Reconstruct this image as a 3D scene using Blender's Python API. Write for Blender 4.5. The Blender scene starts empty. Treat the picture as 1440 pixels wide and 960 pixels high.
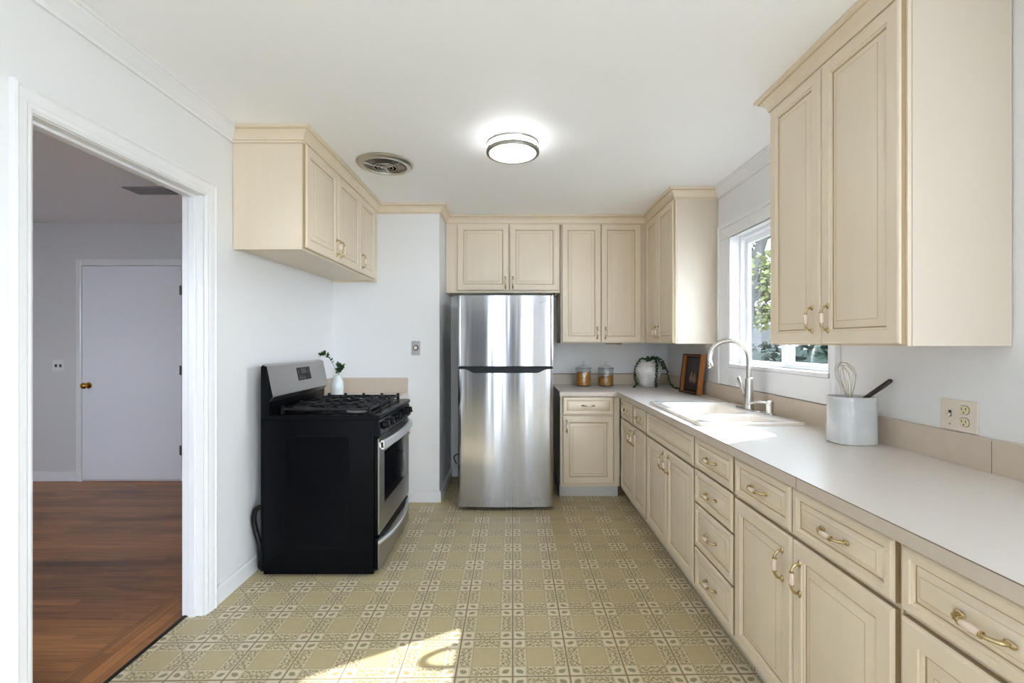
import bpy, bmesh, math, random
from mathutils import Matrix, Vector
random.seed(7)
S = bpy.context.scene
COL = S.collection
PI = math.pi
H = 1.34            # camera height
CEIL = 2.495
XL, XR = -1.515, 1.55      # kitchen walls
YB = 4.55                  # back wall
YE = 3.82                  # short end wall beside the fridge alcove
XA = -0.615                # its outer corner
CT = 0.92                  # counter height
XD, YD = 4.5, .12            # dining end opening off the kitchen
YFRONT = -2.6              # wall behind the camera

# ------------------------------------------------------------------ materials
class E:
    """tiny expression wrapper that lays down Math nodes"""
    def __init__(s, nt, sock): s.nt, s.s = nt, sock
    def op(s, o, b=None, c=None):
        n = s.nt.nodes.new('ShaderNodeMath'); n.operation = o
        for i, v in enumerate((s, b, c)):
            if v is None: continue
            if isinstance(v, E): s.nt.links.new(v.s, n.inputs[i])
            else: n.inputs[i].default_value = v
        return E(s.nt, n.outputs[0])
    def __add__(s, b): return s.op('ADD', b)
    def __sub__(s, b): return s.op('SUBTRACT', b)
    def __mul__(s, b): return s.op('MULTIPLY', b)
    def __truediv__(s, b): return s.op('DIVIDE', b)
    def lt(s, b): return s.op('LESS_THAN', b)
    def gt(s, b): return s.op('GREATER_THAN', b)
    def abs(s): return s.op('ABSOLUTE')
    def fract(s): return s.op('FRACT')
    def floor(s): return s.op('FLOOR')
    def sin(s): return s.op('SINE')
    def sqrt(s): return s.op('SQRT')
    def max(s, b): return s.op('MAXIMUM', b)
    def min(s, b): return s.op('MINIMUM', b)
    def inv(s): return s * -1.0 + 1.0

def srgb(r, g, b):
    f = lambda c: (c/255/12.92 if c/255 <= .04045 else ((c/255+.055)/1.055)**2.4)
    return (f(r), f(g), f(b), 1)

def newmat(name):
    m = bpy.data.materials.new(name); m.use_nodes = True
    nt = m.node_tree
    return m, nt, nt.nodes['Principled BSDF']

def link(nt, a, b): nt.links.new(a, b)

def noise(nt, scale, detail=3, rough=.5, stretch=None, coord='Object', dist=0):
    tc = nt.nodes.new('ShaderNodeTexCoord'); n = nt.nodes.new('ShaderNodeTexNoise')
    n.inputs['Scale'].default_value = scale; n.inputs['Detail'].default_value = detail
    n.inputs['Roughness'].default_value = rough; n.inputs['Distortion'].default_value = dist
    if stretch:
        mp = nt.nodes.new('ShaderNodeMapping'); mp.inputs['Scale'].default_value = stretch
        link(nt, tc.outputs[coord], mp.inputs['Vector']); link(nt, mp.outputs[0], n.inputs['Vector'])
    else: link(nt, tc.outputs[coord], n.inputs['Vector'])
    return n

def ramp(nt, fac, stops):
    r = nt.nodes.new('ShaderNodeValToRGB')
    e = r.color_ramp.elements
    while len(e) < len(stops): e.new(.5)
    for el, (p, c) in zip(e, stops): el.position = p; el.color = c
    link(nt, fac, r.inputs[0]); return r.outputs[0]

def bump(nt, p, h, strength, dist=.01):
    b = nt.nodes.new('ShaderNodeBump'); b.inputs['Strength'].default_value = strength
    b.inputs['Distance'].default_value = dist
    link(nt, h, b.inputs['Height']); link(nt, b.outputs[0], p.inputs['Normal'])

def mat(name, c, rough=.5, metal=0, var=0, vscale=6, stretch=None, bmp=0, bscale=60, spec=None, coat=0, emit=0):
    m, nt, p = newmat(name)
    c = tuple(c) if len(c) == 4 else (*c, 1)
    p.inputs['Base Color'].default_value = c
    p.inputs['Roughness'].default_value = rough; p.inputs['Metallic'].default_value = metal
    if spec is not None: p.inputs['Specular IOR Level'].default_value = spec
    if coat: p.inputs['Coat Weight'].default_value = coat; p.inputs['Coat Roughness'].default_value = .05
    if var:
        n = noise(nt, vscale, 4, .55, stretch)
        lo = tuple(x*(1-var) for x in c[:3])+(1,); hi = tuple(min(1, x*(1+var)) for x in c[:3])+(1,)
        link(nt, ramp(nt, n.outputs[0], [(.3, lo), (.7, hi)]), p.inputs['Base Color'])
    if bmp: bump(nt, p, noise(nt, bscale, 3).outputs[0], bmp)
    if emit:
        p.inputs['Emission Color'].default_value = c; p.inputs['Emission Strength'].default_value = emit
    return m

def glass_mat(name, tint=(1, 1, 1, 1), rough=.0, ior=1.45, boost=1.0):
    m, nt, p = newmat(name)
    nt.nodes.remove(p)
    tr = nt.nodes.new('ShaderNodeBsdfTransparent'); tr.inputs[0].default_value = tint
    gl = nt.nodes.new('ShaderNodeBsdfGlossy'); gl.inputs['Roughness'].default_value = rough
    lw = nt.nodes.new('ShaderNodeLayerWeight'); lw.inputs[0].default_value = .5
    mx = nt.nodes.new('ShaderNodeMixShader')
    f = E(nt, lw.outputs['Facing'])
    f = (f*f*f*f*f*.96 + .04)*boost
    link(nt, f.s, mx.inputs[0]); link(nt, tr.outputs[0], mx.inputs[1]); link(nt, gl.outputs[0], mx.inputs[2])
    link(nt, mx.outputs[0], nt.nodes['Material Output'].inputs[0])
    return m

def floor_tile_mat():
    m, nt, p = newmat('vinyl_tile')
    tc = nt.nodes.new('ShaderNodeTexCoord'); sp = nt.nodes.new('ShaderNodeSeparateXYZ')
    link(nt, tc.outputs['Object'], sp.inputs[0])
    x, y = E(nt, sp.outputs[0]), E(nt, sp.outputs[1])
    s = .2298
    u = (x*(1/s)).fract(); v = ((y - 2.284 - x*.0165)*(1/s)).fract()
    nz = E(nt, noise(nt, 85, 3, .65).outputs[0]); nz2 = E(nt, noise(nt, 31, 2, .6).outputs[0])
    pu, pv = u-.5, v-.5
    a, b = pu.abs(), pv.abs()
    nz = nz*.6 + E(nt, noise(nt, 170, 2, .6).outputs[0])*.4
    mx, mn = a.max(b), a.min(b)
    ctr = mx.lt(.235)
    corner = mn.gt(.25)
    edge = (ctr.max(corner)).inv()
    # corner leaf
    c, d = a-.375, b-.375
    fr = c.abs().max(d.abs())
    frame = fr.lt(.094)*corner
    wob = (nz-.5)*.12
    leafr = (c*c*1.2 + d*d*1.8 + c*d*.9).sqrt() + wob
    leaf = leafr.lt(.066)*corner
    # vines in the edge strips
    t = mx-.375; q = mn
    curve = ((t - (q*27.0).sin()*.055).abs() + (nz-.5)*.07).lt(.015)
    def dot(q0, t0, r):
        dq, dt = q-q0, t-t0
        return ((dq*dq+dt*dt).sqrt() + (nz-.5)*.09).lt(r)
    dots = dot(.06, .045, .026).max(dot(.175, -.05, .028)).max(dot(.125, .075, .018)).max(dot(.03, -.06, .02)).max(dot(.21, .05, .02))
    curve2 = ((t + (q*21.0 + 1.2).sin()*.07).abs() + (nz-.5)*.08).lt(.011)
    dots = dots.max(dot(.10, -.075, .022)).max(dot(.15, .02, .018)).max(dot(.045, .085, .016)).max(dot(.225, -.08, .018))
    vine = curve.max(dots).max(curve2)*edge
    green = leaf.max(vine)
    # lines
    tl = mx.gt(.487)
    thin = ((mx-.243).abs().lt(.0075)).max((a-.243).abs().lt(.0075)).max((b-.243).abs().lt(.0075))
    # inside the centre square thin lines do not run
    thin = thin*(mx.lt(.232).inv())
    mid = (mn.lt(.006))*edge
    line = tl.max(thin).max(mid)
    def mix(fac, A, B):
        n = nt.nodes.new('ShaderNodeMix'); n.data_type = 'RGBA'
        link(nt, fac.s, n.inputs['Factor'])
        for sck, val in ((n.inputs['A'], A), (n.inputs['B'], B)):
            if isinstance(val, tuple): sck.default_value = val
            else: link(nt, val, sck)
        return n.outputs['Result']
    cream = srgb(215, 201, 168); light = srgb(228, 216, 190); tan = srgb(198, 181, 140)
    olive = srgb(140, 129, 88); brown = srgb(118, 97, 72); mauve = srgb(146, 126, 100)
    colr = mix(frame, cream, light)
    colr = mix(ctr, colr, tan)
    colr = mix(green*.85, colr, olive)
    colr = mix(((thin.max(mid))*.6), colr, mauve)
    colr = mix(tl*.85, colr, brown)
    # large soft wear
    wr = ramp(nt, noise(nt, 1.3, 3).outputs[0], [(.3, (.86, .84, .8, 1)), (.7, (1, 1, 1, 1))])
    mm = nt.nodes.new('ShaderNodeMix'); mm.data_type = 'RGBA'; mm.blend_type = 'MULTIPLY'; mm.inputs['Factor'].default_value = 1
    link(nt, colr, mm.inputs['A']); link(nt, wr, mm.inputs['B'])
    fine = ramp(nt, nz2.s, [(.3, (.93, .93, .92, 1)), (.7, (1.0, 1.0, 1.0, 1))])
    m2 = nt.nodes.new('ShaderNodeMix'); m2.data_type = 'RGBA'; m2.blend_type = 'MULTIPLY'; m2.inputs['Factor'].default_value = 1
    link(nt, mm.outputs['Result'], m2.inputs['A']); link(nt, fine, m2.inputs['B'])
    link(nt, m2.outputs['Result'], p.inputs['Base Color'])
    p.inputs['Roughness'].default_value = .42
    bump(nt, p, (line*-1.0 + nz*.25).s, .25, .002)
    return m

def wood_floor_mat():
    m, nt, p = newmat('oak_strip_floor')
    tc = nt.nodes.new('ShaderNodeTexCoord'); sp = nt.nodes.new('ShaderNodeSeparateXYZ')
    link(nt, tc.outputs['Object'], sp.inputs[0])
    x, y = E(nt, sp.outputs[0]), E(nt, sp.outputs[1])
    border = x.gt(-1.80)
    along = x*border.inv() + y*border
    across = y*border.inv() + (x+1.60)*border
    w = .058
    row = (across*(1/w)).floor()
    wn = nt.nodes.new('ShaderNodeTexWhiteNoise'); wn.noise_dimensions = '1D'; link(nt, row.s, wn.inputs['W'])
    r1 = E(nt, wn.outputs[0])
    seg = (along*.9 + r1*7.0).floor()
    wn2 = nt.nodes.new('ShaderNodeTexWhiteNoise'); wn2.noise_dimensions = '1D'; link(nt, (seg*13.7+row*3.1).s, wn2.inputs['W'])
    r2 = E(nt, wn2.outputs[0])
    cb = nt.nodes.new('ShaderNodeCombineXYZ')
    link(nt, (along*3.0 + r2*40.0).s, cb.inputs[0]); link(nt, (across*70.0).s, cb.inputs[1])
    g = nt.nodes.new('ShaderNodeTexNoise'); g.inputs['Scale'].default_value = 1.0; g.inputs['Detail'].default_value = 5
    link(nt, cb.outputs[0], g.inputs['Vector'])
    f = r2*.26 + E(nt, g.outputs[0])*.68
    st = E(nt, noise(nt, 1.1, 4, .6, (.5, 2.4, 1)).outputs[0])
    colr = ramp(nt, f.s, [(.18, srgb(112, 74, 40)), (.45, srgb(160, 106, 58)), (.62, srgb(184, 124, 70)), (.85, srgb(206, 146, 88))])
    mm = nt.nodes.new('ShaderNodeMix'); mm.data_type = 'RGBA'; mm.blend_type = 'MULTIPLY'; mm.inputs['Factor'].default_value = 1
    link(nt, colr, mm.inputs['A'])
    link(nt, ramp(nt, st.s, [(.36, (.42, .38, .36, 1)), (.50, (1, 1, 1, 1))]), mm.inputs['B'])
    gap = (across*(1/w)).fract()
    gapm = ((gap-.5).abs().gt(.478))
    m2 = nt.nodes.new('ShaderNodeMix'); m2.data_type = 'RGBA'
    link(nt, (gapm*.55).s, m2.inputs['Factor']); link(nt, mm.outputs['Result'], m2.inputs['A']); m2.inputs['B'].default_value = srgb(40, 22, 12)
    link(nt, m2.outputs['Result'], p.inputs['Base Color'])
    p.inputs['Roughness'].default_value = .38
    bump(nt, p, g.outputs[0], .12, .002)
    return m

def steel_mat(name, c, rough=.22, wavy=0.0, axis=2, wscale=(9, 9, .5), aniso=0):
    m, nt, p = newmat(name)
    p.inputs['Metallic'].default_value = 1; p.inputs['Roughness'].default_value = rough
    st = [160, 160, 160]; st[axis] = 2
    n = noise(nt, 1.0, 3, .6, tuple(st))
    lo = tuple(v*.93 for v in c[:3])+(1,)
    link(nt, ramp(nt, n.outputs[0], [(.3, lo), (.7, c)]), p.inputs['Base Color'])
    rr = E(nt, n.outputs[0])*.08 + (rough-.04)
    link(nt, rr.s, p.inputs['Roughness'])
    if wavy:
        w = noise(nt, 1.0, 2, .45, wscale)
        bump(nt, p, w.outputs[0], wavy, .02)
    if aniso:
        cb = nt.nodes.new('ShaderNodeCombineXYZ'); cb.inputs[axis].default_value = 1
        link(nt, cb.outputs[0], p.inputs['Tangent']); p.inputs['Anisotropic'].default_value = aniso
    return m

def leaf_mat(name, c1, c2, scale=3):
    m, nt, p = newmat(name)
    n = noise(nt, scale, 3, .6)
    link(nt, ramp(nt, n.outputs[0], [(.3, c1), (.7, c2)]), p.inputs['Base Color'])
    p.inputs['Roughness'].default_value = .65; p.inputs['Specular IOR Level'].default_value = .2
    return m

def picture_mat():
    m, nt, p = newmat('dark_still_life_print')
    tc = nt.nodes.new('ShaderNodeTexCoord'); sp = nt.nodes.new('ShaderNodeSeparateXYZ')
    link(nt, tc.outputs['Generated'], sp.inputs[0])
    x, z = E(nt, sp.outputs[0]), E(nt, sp.outputs[2])
    nz = E(nt, noise(nt, 9, 3).outputs[0])
    def blob(cx, cz, rx, rz):
        a, b = (x-cx)/rx, (z-cz)/rz
        return ((a*a+b*b).sqrt() + (nz-.5)*.25).lt(1.0)
    pale = blob(.42, .36, .13, .12).max(blob(.66, .33, .12, .11)).max(blob(.43, .48, .06, .09)).max(blob(.66, .45, .055, .08))
    red = blob(.56, .66, .05, .03)
    n = nt.nodes.new('ShaderNodeMix'); n.data_type = 'RGBA'; link(nt, (pale*.8).s, n.inputs['Factor'])
    n.inputs['A'].default_value = srgb(38, 34, 38); n.inputs['B'].default_value = srgb(140, 112, 84)
    n2 = nt.nodes.new('ShaderNodeMix'); n2.data_type = 'RGBA'; link(nt, (red*.6).s, n2.inputs['Factor'])
    link(nt, n.outputs['Result'], n2.inputs['A']); n2.inputs['B'].default_value = srgb(110, 30, 28)
    link(nt, n2.outputs['Result'], p.inputs['Base Color']); p.inputs['Roughness'].default_value = .3
    return m

M = {}
M['wall'] = mat('white_wall_paint', srgb(230, 230, 231), .55, bmp=.04, bscale=120)
M['ceiling'] = mat('white_ceiling_paint', srgb(250, 250, 252), .6, bmp=.04, bscale=90)
M['trim'] = mat('white_trim_gloss', srgb(232, 232, 234), .3, bmp=.02, bscale=60)
M['hall_wall'] = mat('grey_hall_paint', srgb(214, 213, 214), .6, bmp=.04, bscale=120)
M['hall_door'] = mat('white_door_paint', srgb(236, 236, 242), .4)
M['cream'] = mat('cream_cabinet_paint', srgb(227, 212, 190),   .38, var=.02, vscale=5, stretch=(3, 3, .6), bmp=.03, bscale=50)
M['shade_line'] = mat('painted_shade_line', srgb(170, 148, 112), .5)  # brown tone stands in for shade on door edges and grooves
M['shade_line_soft'] = mat('soft_painted_shade_line', srgb(202, 182, 150), .5)  # lighter tone stands in for shade on bevels and crown steps
M['lit_panel'] = mat('painted_light_panel', srgb(214, 202, 186), .45, bmp=.03, bscale=60)  # paler tone carries the bright light on the end panels
M['added_grey_door'] = mat('added_grey_door_paint', srgb(120, 121, 128), .5)
M['brown_fitting'] = mat('brown_fitting', srgb(126, 104, 78), .5)
M['kick'] = mat('toe_kick_paint', srgb(205, 203, 200), .5)
M['laminate'] = mat('pale_laminate', srgb(213, 206, 200), .33, var=.02, vscale=40)
M['splash'] = mat('beige_tile_backsplash', srgb(200, 186, 170), .35, var=.03, vscale=30)
M['edge'] = mat('taupe_edge_tile', srgb(204, 191, 177), .4, var=.03, vscale=40)
M['seam'] = mat('laminate_seam', srgb(120, 104, 92), .6)
M['brass'] = mat('antique_brass', srgb(198, 178, 138), .24, 1, var=.25, vscale=60)
M['porcelain'] = mat('pink_porcelain', srgb(232, 212, 196), .15, coat=.5)
M['steel'] = steel_mat('brushed_steel', srgb(205, 205, 207), .22, .0)
M['fridge_steel'] = steel_mat('fridge_steel', srgb(182, 182, 186), .13, .11, 2, (7, 7, .3), .85)
M['range_steel'] = steel_mat('range_steel', srgb(172, 170, 168), .3, .04, 1)
M['nickel'] = mat('brushed_nickel', srgb(196, 192, 186), .26, 1)
M['ring_nickel'] = mat('satin_nickel_ring', srgb(168, 163, 156), .35, 1)
M['handle_steel'] = mat('satin_silver', srgb(226, 226, 228), .38, .7)
M['chrome'] = mat('polished_chrome', srgb(225, 224, 222), .1, 1)
M['black'] = mat('black_enamel', srgb(7, 8, 12), .26, spec=.12, var=.15, vscale=3)
M['blackmatte'] = mat('black_cast_iron', srgb(14, 14, 18), .5, spec=.25, bmp=.15, bscale=180)
M['blackglass'] = mat('black_oven_glass', srgb(10, 11, 15), .08, spec=.4)
M['plastic_black'] = mat('black_plastic', srgb(10, 11, 15), .3, spec=.2)
M['fridge_side'] = mat('grey_fridge_side', srgb(70, 72, 76), .4)
M['sink'] = mat('white_enamel_sink', srgb(232, 225, 217), .15, coat=.4)
M['vinyl'] = mat('white_vinyl_frame', srgb(242, 243, 247), .35)
M['glass'] = glass_mat('window_glass', (.97, .98, .98, 1))
M['jar'] = glass_mat('jar_glass', (.95, .97, .96, 1), .02, 1.45, 1.6)
M['pasta'] = leaf_mat('amber_pasta', srgb(160, 96, 28), srgb(214, 150, 62), 60)
M['vase'] = mat('white_speckled_ceramic', srgb(226, 224, 224), .55, var=.12, vscale=26, bmp=.5, bscale=22)
M['bottle'] = mat('white_glazed_ceramic', srgb(222, 228, 228), .2, var=.05, vscale=20, coat=.4)
M['crock'] = mat('grey_white_glazed_stoneware', srgb(200, 202, 203), .10, var=.05, vscale=14, bmp=.45, bscale=15, coat=.6)
M['crock_rim'] = mat('bare_clay_rim', srgb(176, 160, 136), .6)
M['leaf'] = leaf_mat('dark_green_leaf', srgb(28, 52, 30), srgb(62, 92, 52), 40)
M['stem'] = mat('brown_stem', srgb(78, 70, 48), .7)
M['frame_wood'] = mat('walnut_oak_frame', srgb(164, 104, 54), .45, var=.2, vscale=8, stretch=(30, 30, 2))
M['dark_wood'] = mat('dark_walnut_handle', srgb(50, 34, 32), .4, var=.2, vscale=20)
M['picture'] = picture_mat()
M['ivory'] = mat('ivory_plate', srgb(224, 214, 200), .14, coat=.4)
M['ivory_outlet'] = mat('ivory_receptacle', srgb(214, 202, 166), .3)
M['dark'] = mat('dark_slot', srgb(22, 20, 18), .6)
M['white_plastic'] = mat('white_plastic', srgb(228, 228, 230), .35)
M['gold'] = mat('polished_brass_knob', srgb(190, 140, 60), .18, 1)
M['lamp'] = mat('lamp_diffuser', (.95, .98, 1, 1), .4, emit=9.0)
M['vent_metal'] = mat('vent_aluminium', srgb(196, 193, 184), .32, 1)
M['vent_dark'] = mat('vent_inside', srgb(70, 64, 58), .6)
M['vent_dark2'] = mat('greasy_fins', srgb(138, 126, 112), .5, .4)
M['vent_grey'] = mat('grey_register_paint', srgb(150, 150, 152), .5)
M['tile'] = floor_tile_mat()
M['woodfloor'] = wood_floor_mat()
M['bark'] = mat('grey_bark', srgb(50, 47, 44), .85, var=.25, vscale=8, bmp=.6, bscale=14)
M['tree_leaf'] = leaf_mat('yellow_green_leaf', srgb(52, 62, 34), srgb(116, 118, 66), 1.5)
M['hedge_leaf'] = leaf_mat('hedge_leaf', srgb(10, 18, 14), srgb(32, 42, 30), 2.5)
M['soil'] = mat('garden_ground', srgb(84, 86, 74), .9, var=.2, vscale=2)
M['reflector_concrete'] = mat('pale_reflector_concrete', srgb(190, 192, 194), .85, var=.05, vscale=3)
M['stucco'] = mat('pale_stucco', srgb(168, 172, 184), .8, bmp=.2, bscale=40)
M['shingle'] = mat('roof_shingle', srgb(120, 116, 116), .85, var=.2, vscale=20)
M['wire'] = mat('whisk_wire', srgb(205, 196, 178), .22, 1)

# ------------------------------------------------------------------ mesh helpers
def box(bm, x0, x1, y0, y1, z0, z1, mi=0, T=None):
    co = [(x0, y0, z0), (x1, y0, z0), (x1, y1, z0), (x0, y1, z0), (x0, y0, z1), (x1, y0, z1), (x1, y1, z1), (x0, y1, z1)]
    if T: co = [T @ Vector(c) for c in co]
    v = [bm.verts.new(c) for c in co]
    for f in ((0, 3, 2, 1), (4, 5, 6, 7), (0, 1, 5, 4), (1, 2, 6, 5), (2, 3, 7, 6), (3, 0, 4, 7)):
        bm.faces.new([v[i] for i in f]).material_index = mi
    return v

def loft(bm, rings, mi=0, closed=True, cap0=True, cap1=True):
    R = [[bm.verts.new(c) for c in r] for r in rings]
    n = len(R[0])
    for A, B in zip(R, R[1:]):
        for i in range(n if closed else n-1):
            j = (i+1) % n
            try: bm.faces.new((A[i], A[j], B[j], B[i])).material_index = mi
            except ValueError: pass
    if closed and cap0: bm.faces.new(R[0][::-1]).material_index = mi
    if closed and cap1: bm.faces.new(R[-1]).material_index = mi
    return R

def lathe(bm, prof, c=(0, 0, 0), n=32, mi=0, axis='Z', cap0=True, cap1=True, T=None):
    rings = []
    for r, h in prof:
        ring = []
        for i in range(n):
            a = 2*PI*i/n
            p = (r*math.cos(a), r*math.sin(a), h)
            if axis == 'X': p = (p[2], p[0], p[1])
            elif axis == 'Y': p = (p[0], -p[2], p[1])
            q = Vector((p[0]+c[0], p[1]+c[1], p[2]+c[2]))
            ring.append(T @ q if T else q)
        rings.append(ring)
    return loft(bm, rings, mi, True, cap0, cap1)

def tube(bm, pts, r, n=10, mi=0, closed=False, flat=1.0, up=None):
    P = [Vector(p) for p in pts]; m = len(P)
    rad = r if isinstance(r, (list, tuple)) else [r]*m
    rings = []; prev = None
    for i in range(m):
        if closed: t = (P[(i+1) % m]-P[i-1])
        else: t = P[min(i+1, m-1)]-P[max(i-1, 0)]
        t.normalize()
        if prev is None:
            u = Vector(up) if up else (Vector((0, 0, 1)) if abs(t.z) < .9 else Vector((1, 0, 0)))
        else: u = prev
        u = (u - t*u.dot(t)).normalized(); prev = u; w = t.cross(u)
        rings.append([P[i] + u*(rad[i]*math.cos(2*PI*k/n)*flat) + w*(rad[i]*math.sin(2*PI*k/n)) for k in range(n)])
    if closed:
        R = [[bm.verts.new(c) for c in r_] for r_ in rings]
        for a in range(m):
            A, B = R[a], R[(a+1) % m]
            for k in range(n):
                bm.faces.new((A[k], A[(k+1) % n], B[(k+1) % n], B[k])).material_index = mi
        return
    loft(bm, rings, mi)

def prism(bm, poly, axis, a, b, mi=0, T=None):
    """extrude a 2-D polygon along an axis; X:(y,z) Y:(x,z) Z:(x,y)"""
    def pt(p, h):
        c = {'X': (h, p[0], p[1]), 'Y': (p[0], h, p[1]), 'Z': (p[0], p[1], h)}[axis]
        return T @ Vector(c) if T else Vector(c)
    loft(bm, [[pt(p, a) for p in poly], [pt(p, b) for p in poly]], mi)

def ball(bm, c, r, mi=0, seg=10, ring=6, sc=(1, 1, 1), T=None):
    mt = Matrix.Translation(c) @ (T or Matrix()) @ Matrix.Diagonal((r*sc[0], r*sc[1], r*sc[2], 1))
    g = bmesh.ops.create_uvsphere(bm, u_segments=seg, v_segments=ring, radius=1, matrix=mt)
    for v in g['verts']:
        for f in v.link_faces: f.material_index = mi

def smoothpath(pts, n=8):
    P = [Vector(p) for p in pts]; out = []
    for i in range(len(P)-1):
        a, b, c, d = P[max(i-1, 0)], P[i], P[i+1], P[min(i+2, len(P)-1)]
        for k in range(n):
            t = k/n
            out.append(.5*((2*b)+(c-a)*t+(2*a-5*b+4*c-d)*t*t+(3*b-a-3*c+d)*t**3))
    out.append(P[-1]); return out

WM = {}
def world(o): return WM[o.name]
def obj(name, bm, mats, parent=None, smooth=35, bevel=0, kind=None, label=None, segs=2):
    bmesh.ops.recalc_face_normals(bm, faces=bm.faces)
    me = bpy.data.meshes.new(name)
    if parent: bm.transform(WM[parent.name].inverted())
    else:
        # put the origin at the foot of the thing
        cs = [v.co for v in bm.verts]
        o0 = Vector(((min(c.x for c in cs)+max(c.x for c in cs))/2, (min(c.y for c in cs)+max(c.y for c in cs))/2, min(c.z for c in cs)))
        if kind != 'structure': bm.transform(Matrix.Translation(-o0))
        else: o0 = Vector((0, 0, 0))
    bm.to_mesh(me); bm.free()
    for m in (mats if isinstance(mats, (list, tuple)) else [mats]): me.materials.append(m)
    if smooth:
        for p in me.polygons: p.use_smooth = True
        me.set_sharp_from_angle(angle=math.radians(smooth))
    o = bpy.data.objects.new(name, me); COL.objects.link(o)
    if parent: o.parent = parent; WM[o.name] = WM[parent.name].copy()
    else: o.location = o0; WM[o.name] = Matrix.Translation(o0)
    if bevel:
        b = o.modifiers.new('bevel', 'BEVEL'); b.width = bevel; b.segments = segs; b.limit_method = 'ANGLE'; b.angle_limit = math.radians(40)
    if kind: o['kind'] = kind
    if label: o['label'] = label
    return o

def thing(name, label, cat, loc=(0, 0, 0), rotz=0, group=None, kind=None):
    o = bpy.data.objects.new(name, None); COL.objects.link(o)
    o.empty_display_size = .1
    o.location = loc; o.rotation_euler = (0, 0, rotz)
    WM[o.name] = Matrix.Translation(loc) @ Matrix.Rotation(rotz, 4, 'Z')
    o['label'] = label; o['category'] = cat
    if group: o['group'] = group
    if kind: o['kind'] = kind
    return o

def tag(o, label, cat, group=None, kind=None):
    o['label'] = label; o['category'] = cat
    if group: o['group'] = group
    if kind: o['kind'] = kind
    return o

def NB(): return bmesh.new()
def struct(name, bm, m, **k): return obj(name, bm, m, kind='structure', smooth=k.pop('smooth', 0), **k)

def offset_path(path, p, closed=False):
    """offset a plan polyline to its right side by p with mitred corners"""
    P = [Vector(q) for q in path]; out = []
    for i in range(len(P)):
        ns = []
        if i > 0: d = (P[i]-P[i-1]).normalized(); ns.append(Vector((d.y, -d.x)))
        if i < len(P)-1: d = (P[i+1]-P[i]).normalized(); ns.append(Vector((d.y, -d.x)))
        if len(ns) == 1: out.append(P[i]+ns[0]*p)
        else:
            k = ns[0]+ns[1]; k = k/(k.dot(ns[0])); out.append(P[i]+k*p)
    return out

def sweep(bm, path, prof, i0=0, i1=None, mi=0):
    """prof: closed polygon of (outward, z). Extrudes along path[i0:i1+1]"""
    i1 = len(path)-1 if i1 is None else i1
    offs = [offset_path(path, p) for p, z in prof]
    rings = [[(offs[k][i].x, offs[k][i].y, prof[k][1]) for k in range(len(prof))] for i in range(i0, i1+1)]
    loft(bm, rings, mi)

# ------------------------------------------------------------------ cabinets
DOOR_RINGS = [(0, 0), (0, -.013), (.003, -.0175), (.008, -.02), (.046, -.02), (.0485, -.0168), (.0535, -.0162), (.0555, -.0105), (.060, -.0100), (.064, -.0112), (.084, -.0188), (.087, -.0194)]
DRAW_RINGS = [(0, 0), (0, -.013), (.003, -.0175), (.008, -.02), (.024, -.02), (.026, -.0165), (.030, -.0155), (.032, -.0105), (.035, -.010), (.038, -.0112), (.050, -.0182), (.052, -.0188)]

def panel(bm, x0, x1, z0, z1, rings, T, y0=0):
    R = []
    for d, y in rings:
        R.append([T @ Vector(c) for c in ((x0+d, y+y0, z0+d), (x1-d, y+y0, z0+d), (x1-d, y+y0, z1-d), (x0+d, y+y0, z1-d))])
    loft(bm, R)
    # door edges, groove and field edge coloured darker as shade
    bm.faces.ensure_lookup_table()
    for f in list(bm.faces[0:4])+list(bm.faces[4*7:4*8]):
        f.material_index = 1
    for f in bm.faces[4*10:4*11]: f.material_index = 2

def handle_mesh(T, length=.094):
    bm = NB(); h = length/2
    for s in (-1, 1):
        ball(bm, (0, -.002, s*h), 1, 0, 12, 8, (.0072, .0045, .0125))
        tube(bm, smoothpath([(0, -.002, s*h), (0, -.017, s*(h-.004)), (0, -.026, s*(h-.017)), (0, -.027, s*.020)], 4), [.0048]*5+[.0042]*4+[.0046]*3+[.0055], 8)
        lathe(bm, [(.004, -.002), (.0078, -.001), (.0078, .001), (.004, .002)], (0, -.027, s*.0205), 12)
    lathe(bm, [(.0058, -.0195), (.0078, -.012), (.009, 0), (.0078, .012), (.0058, .0195)], (0, -.027, 0), 12, 1)
    bm.transform(T); return bm

def add_handle(parent, T, x, z, horiz, y=-.02):
    R = Matrix.Rotation(PI/2, 4, 'Y') if horiz else Matrix()
    obj('handle', handle_mesh(T @ Matrix.Translation((x, y, z)) @ R), [M['brass'], M['porcelain']], parent, 60,
        label='bow pull of aged brass with a pink porcelain grip')

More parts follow.
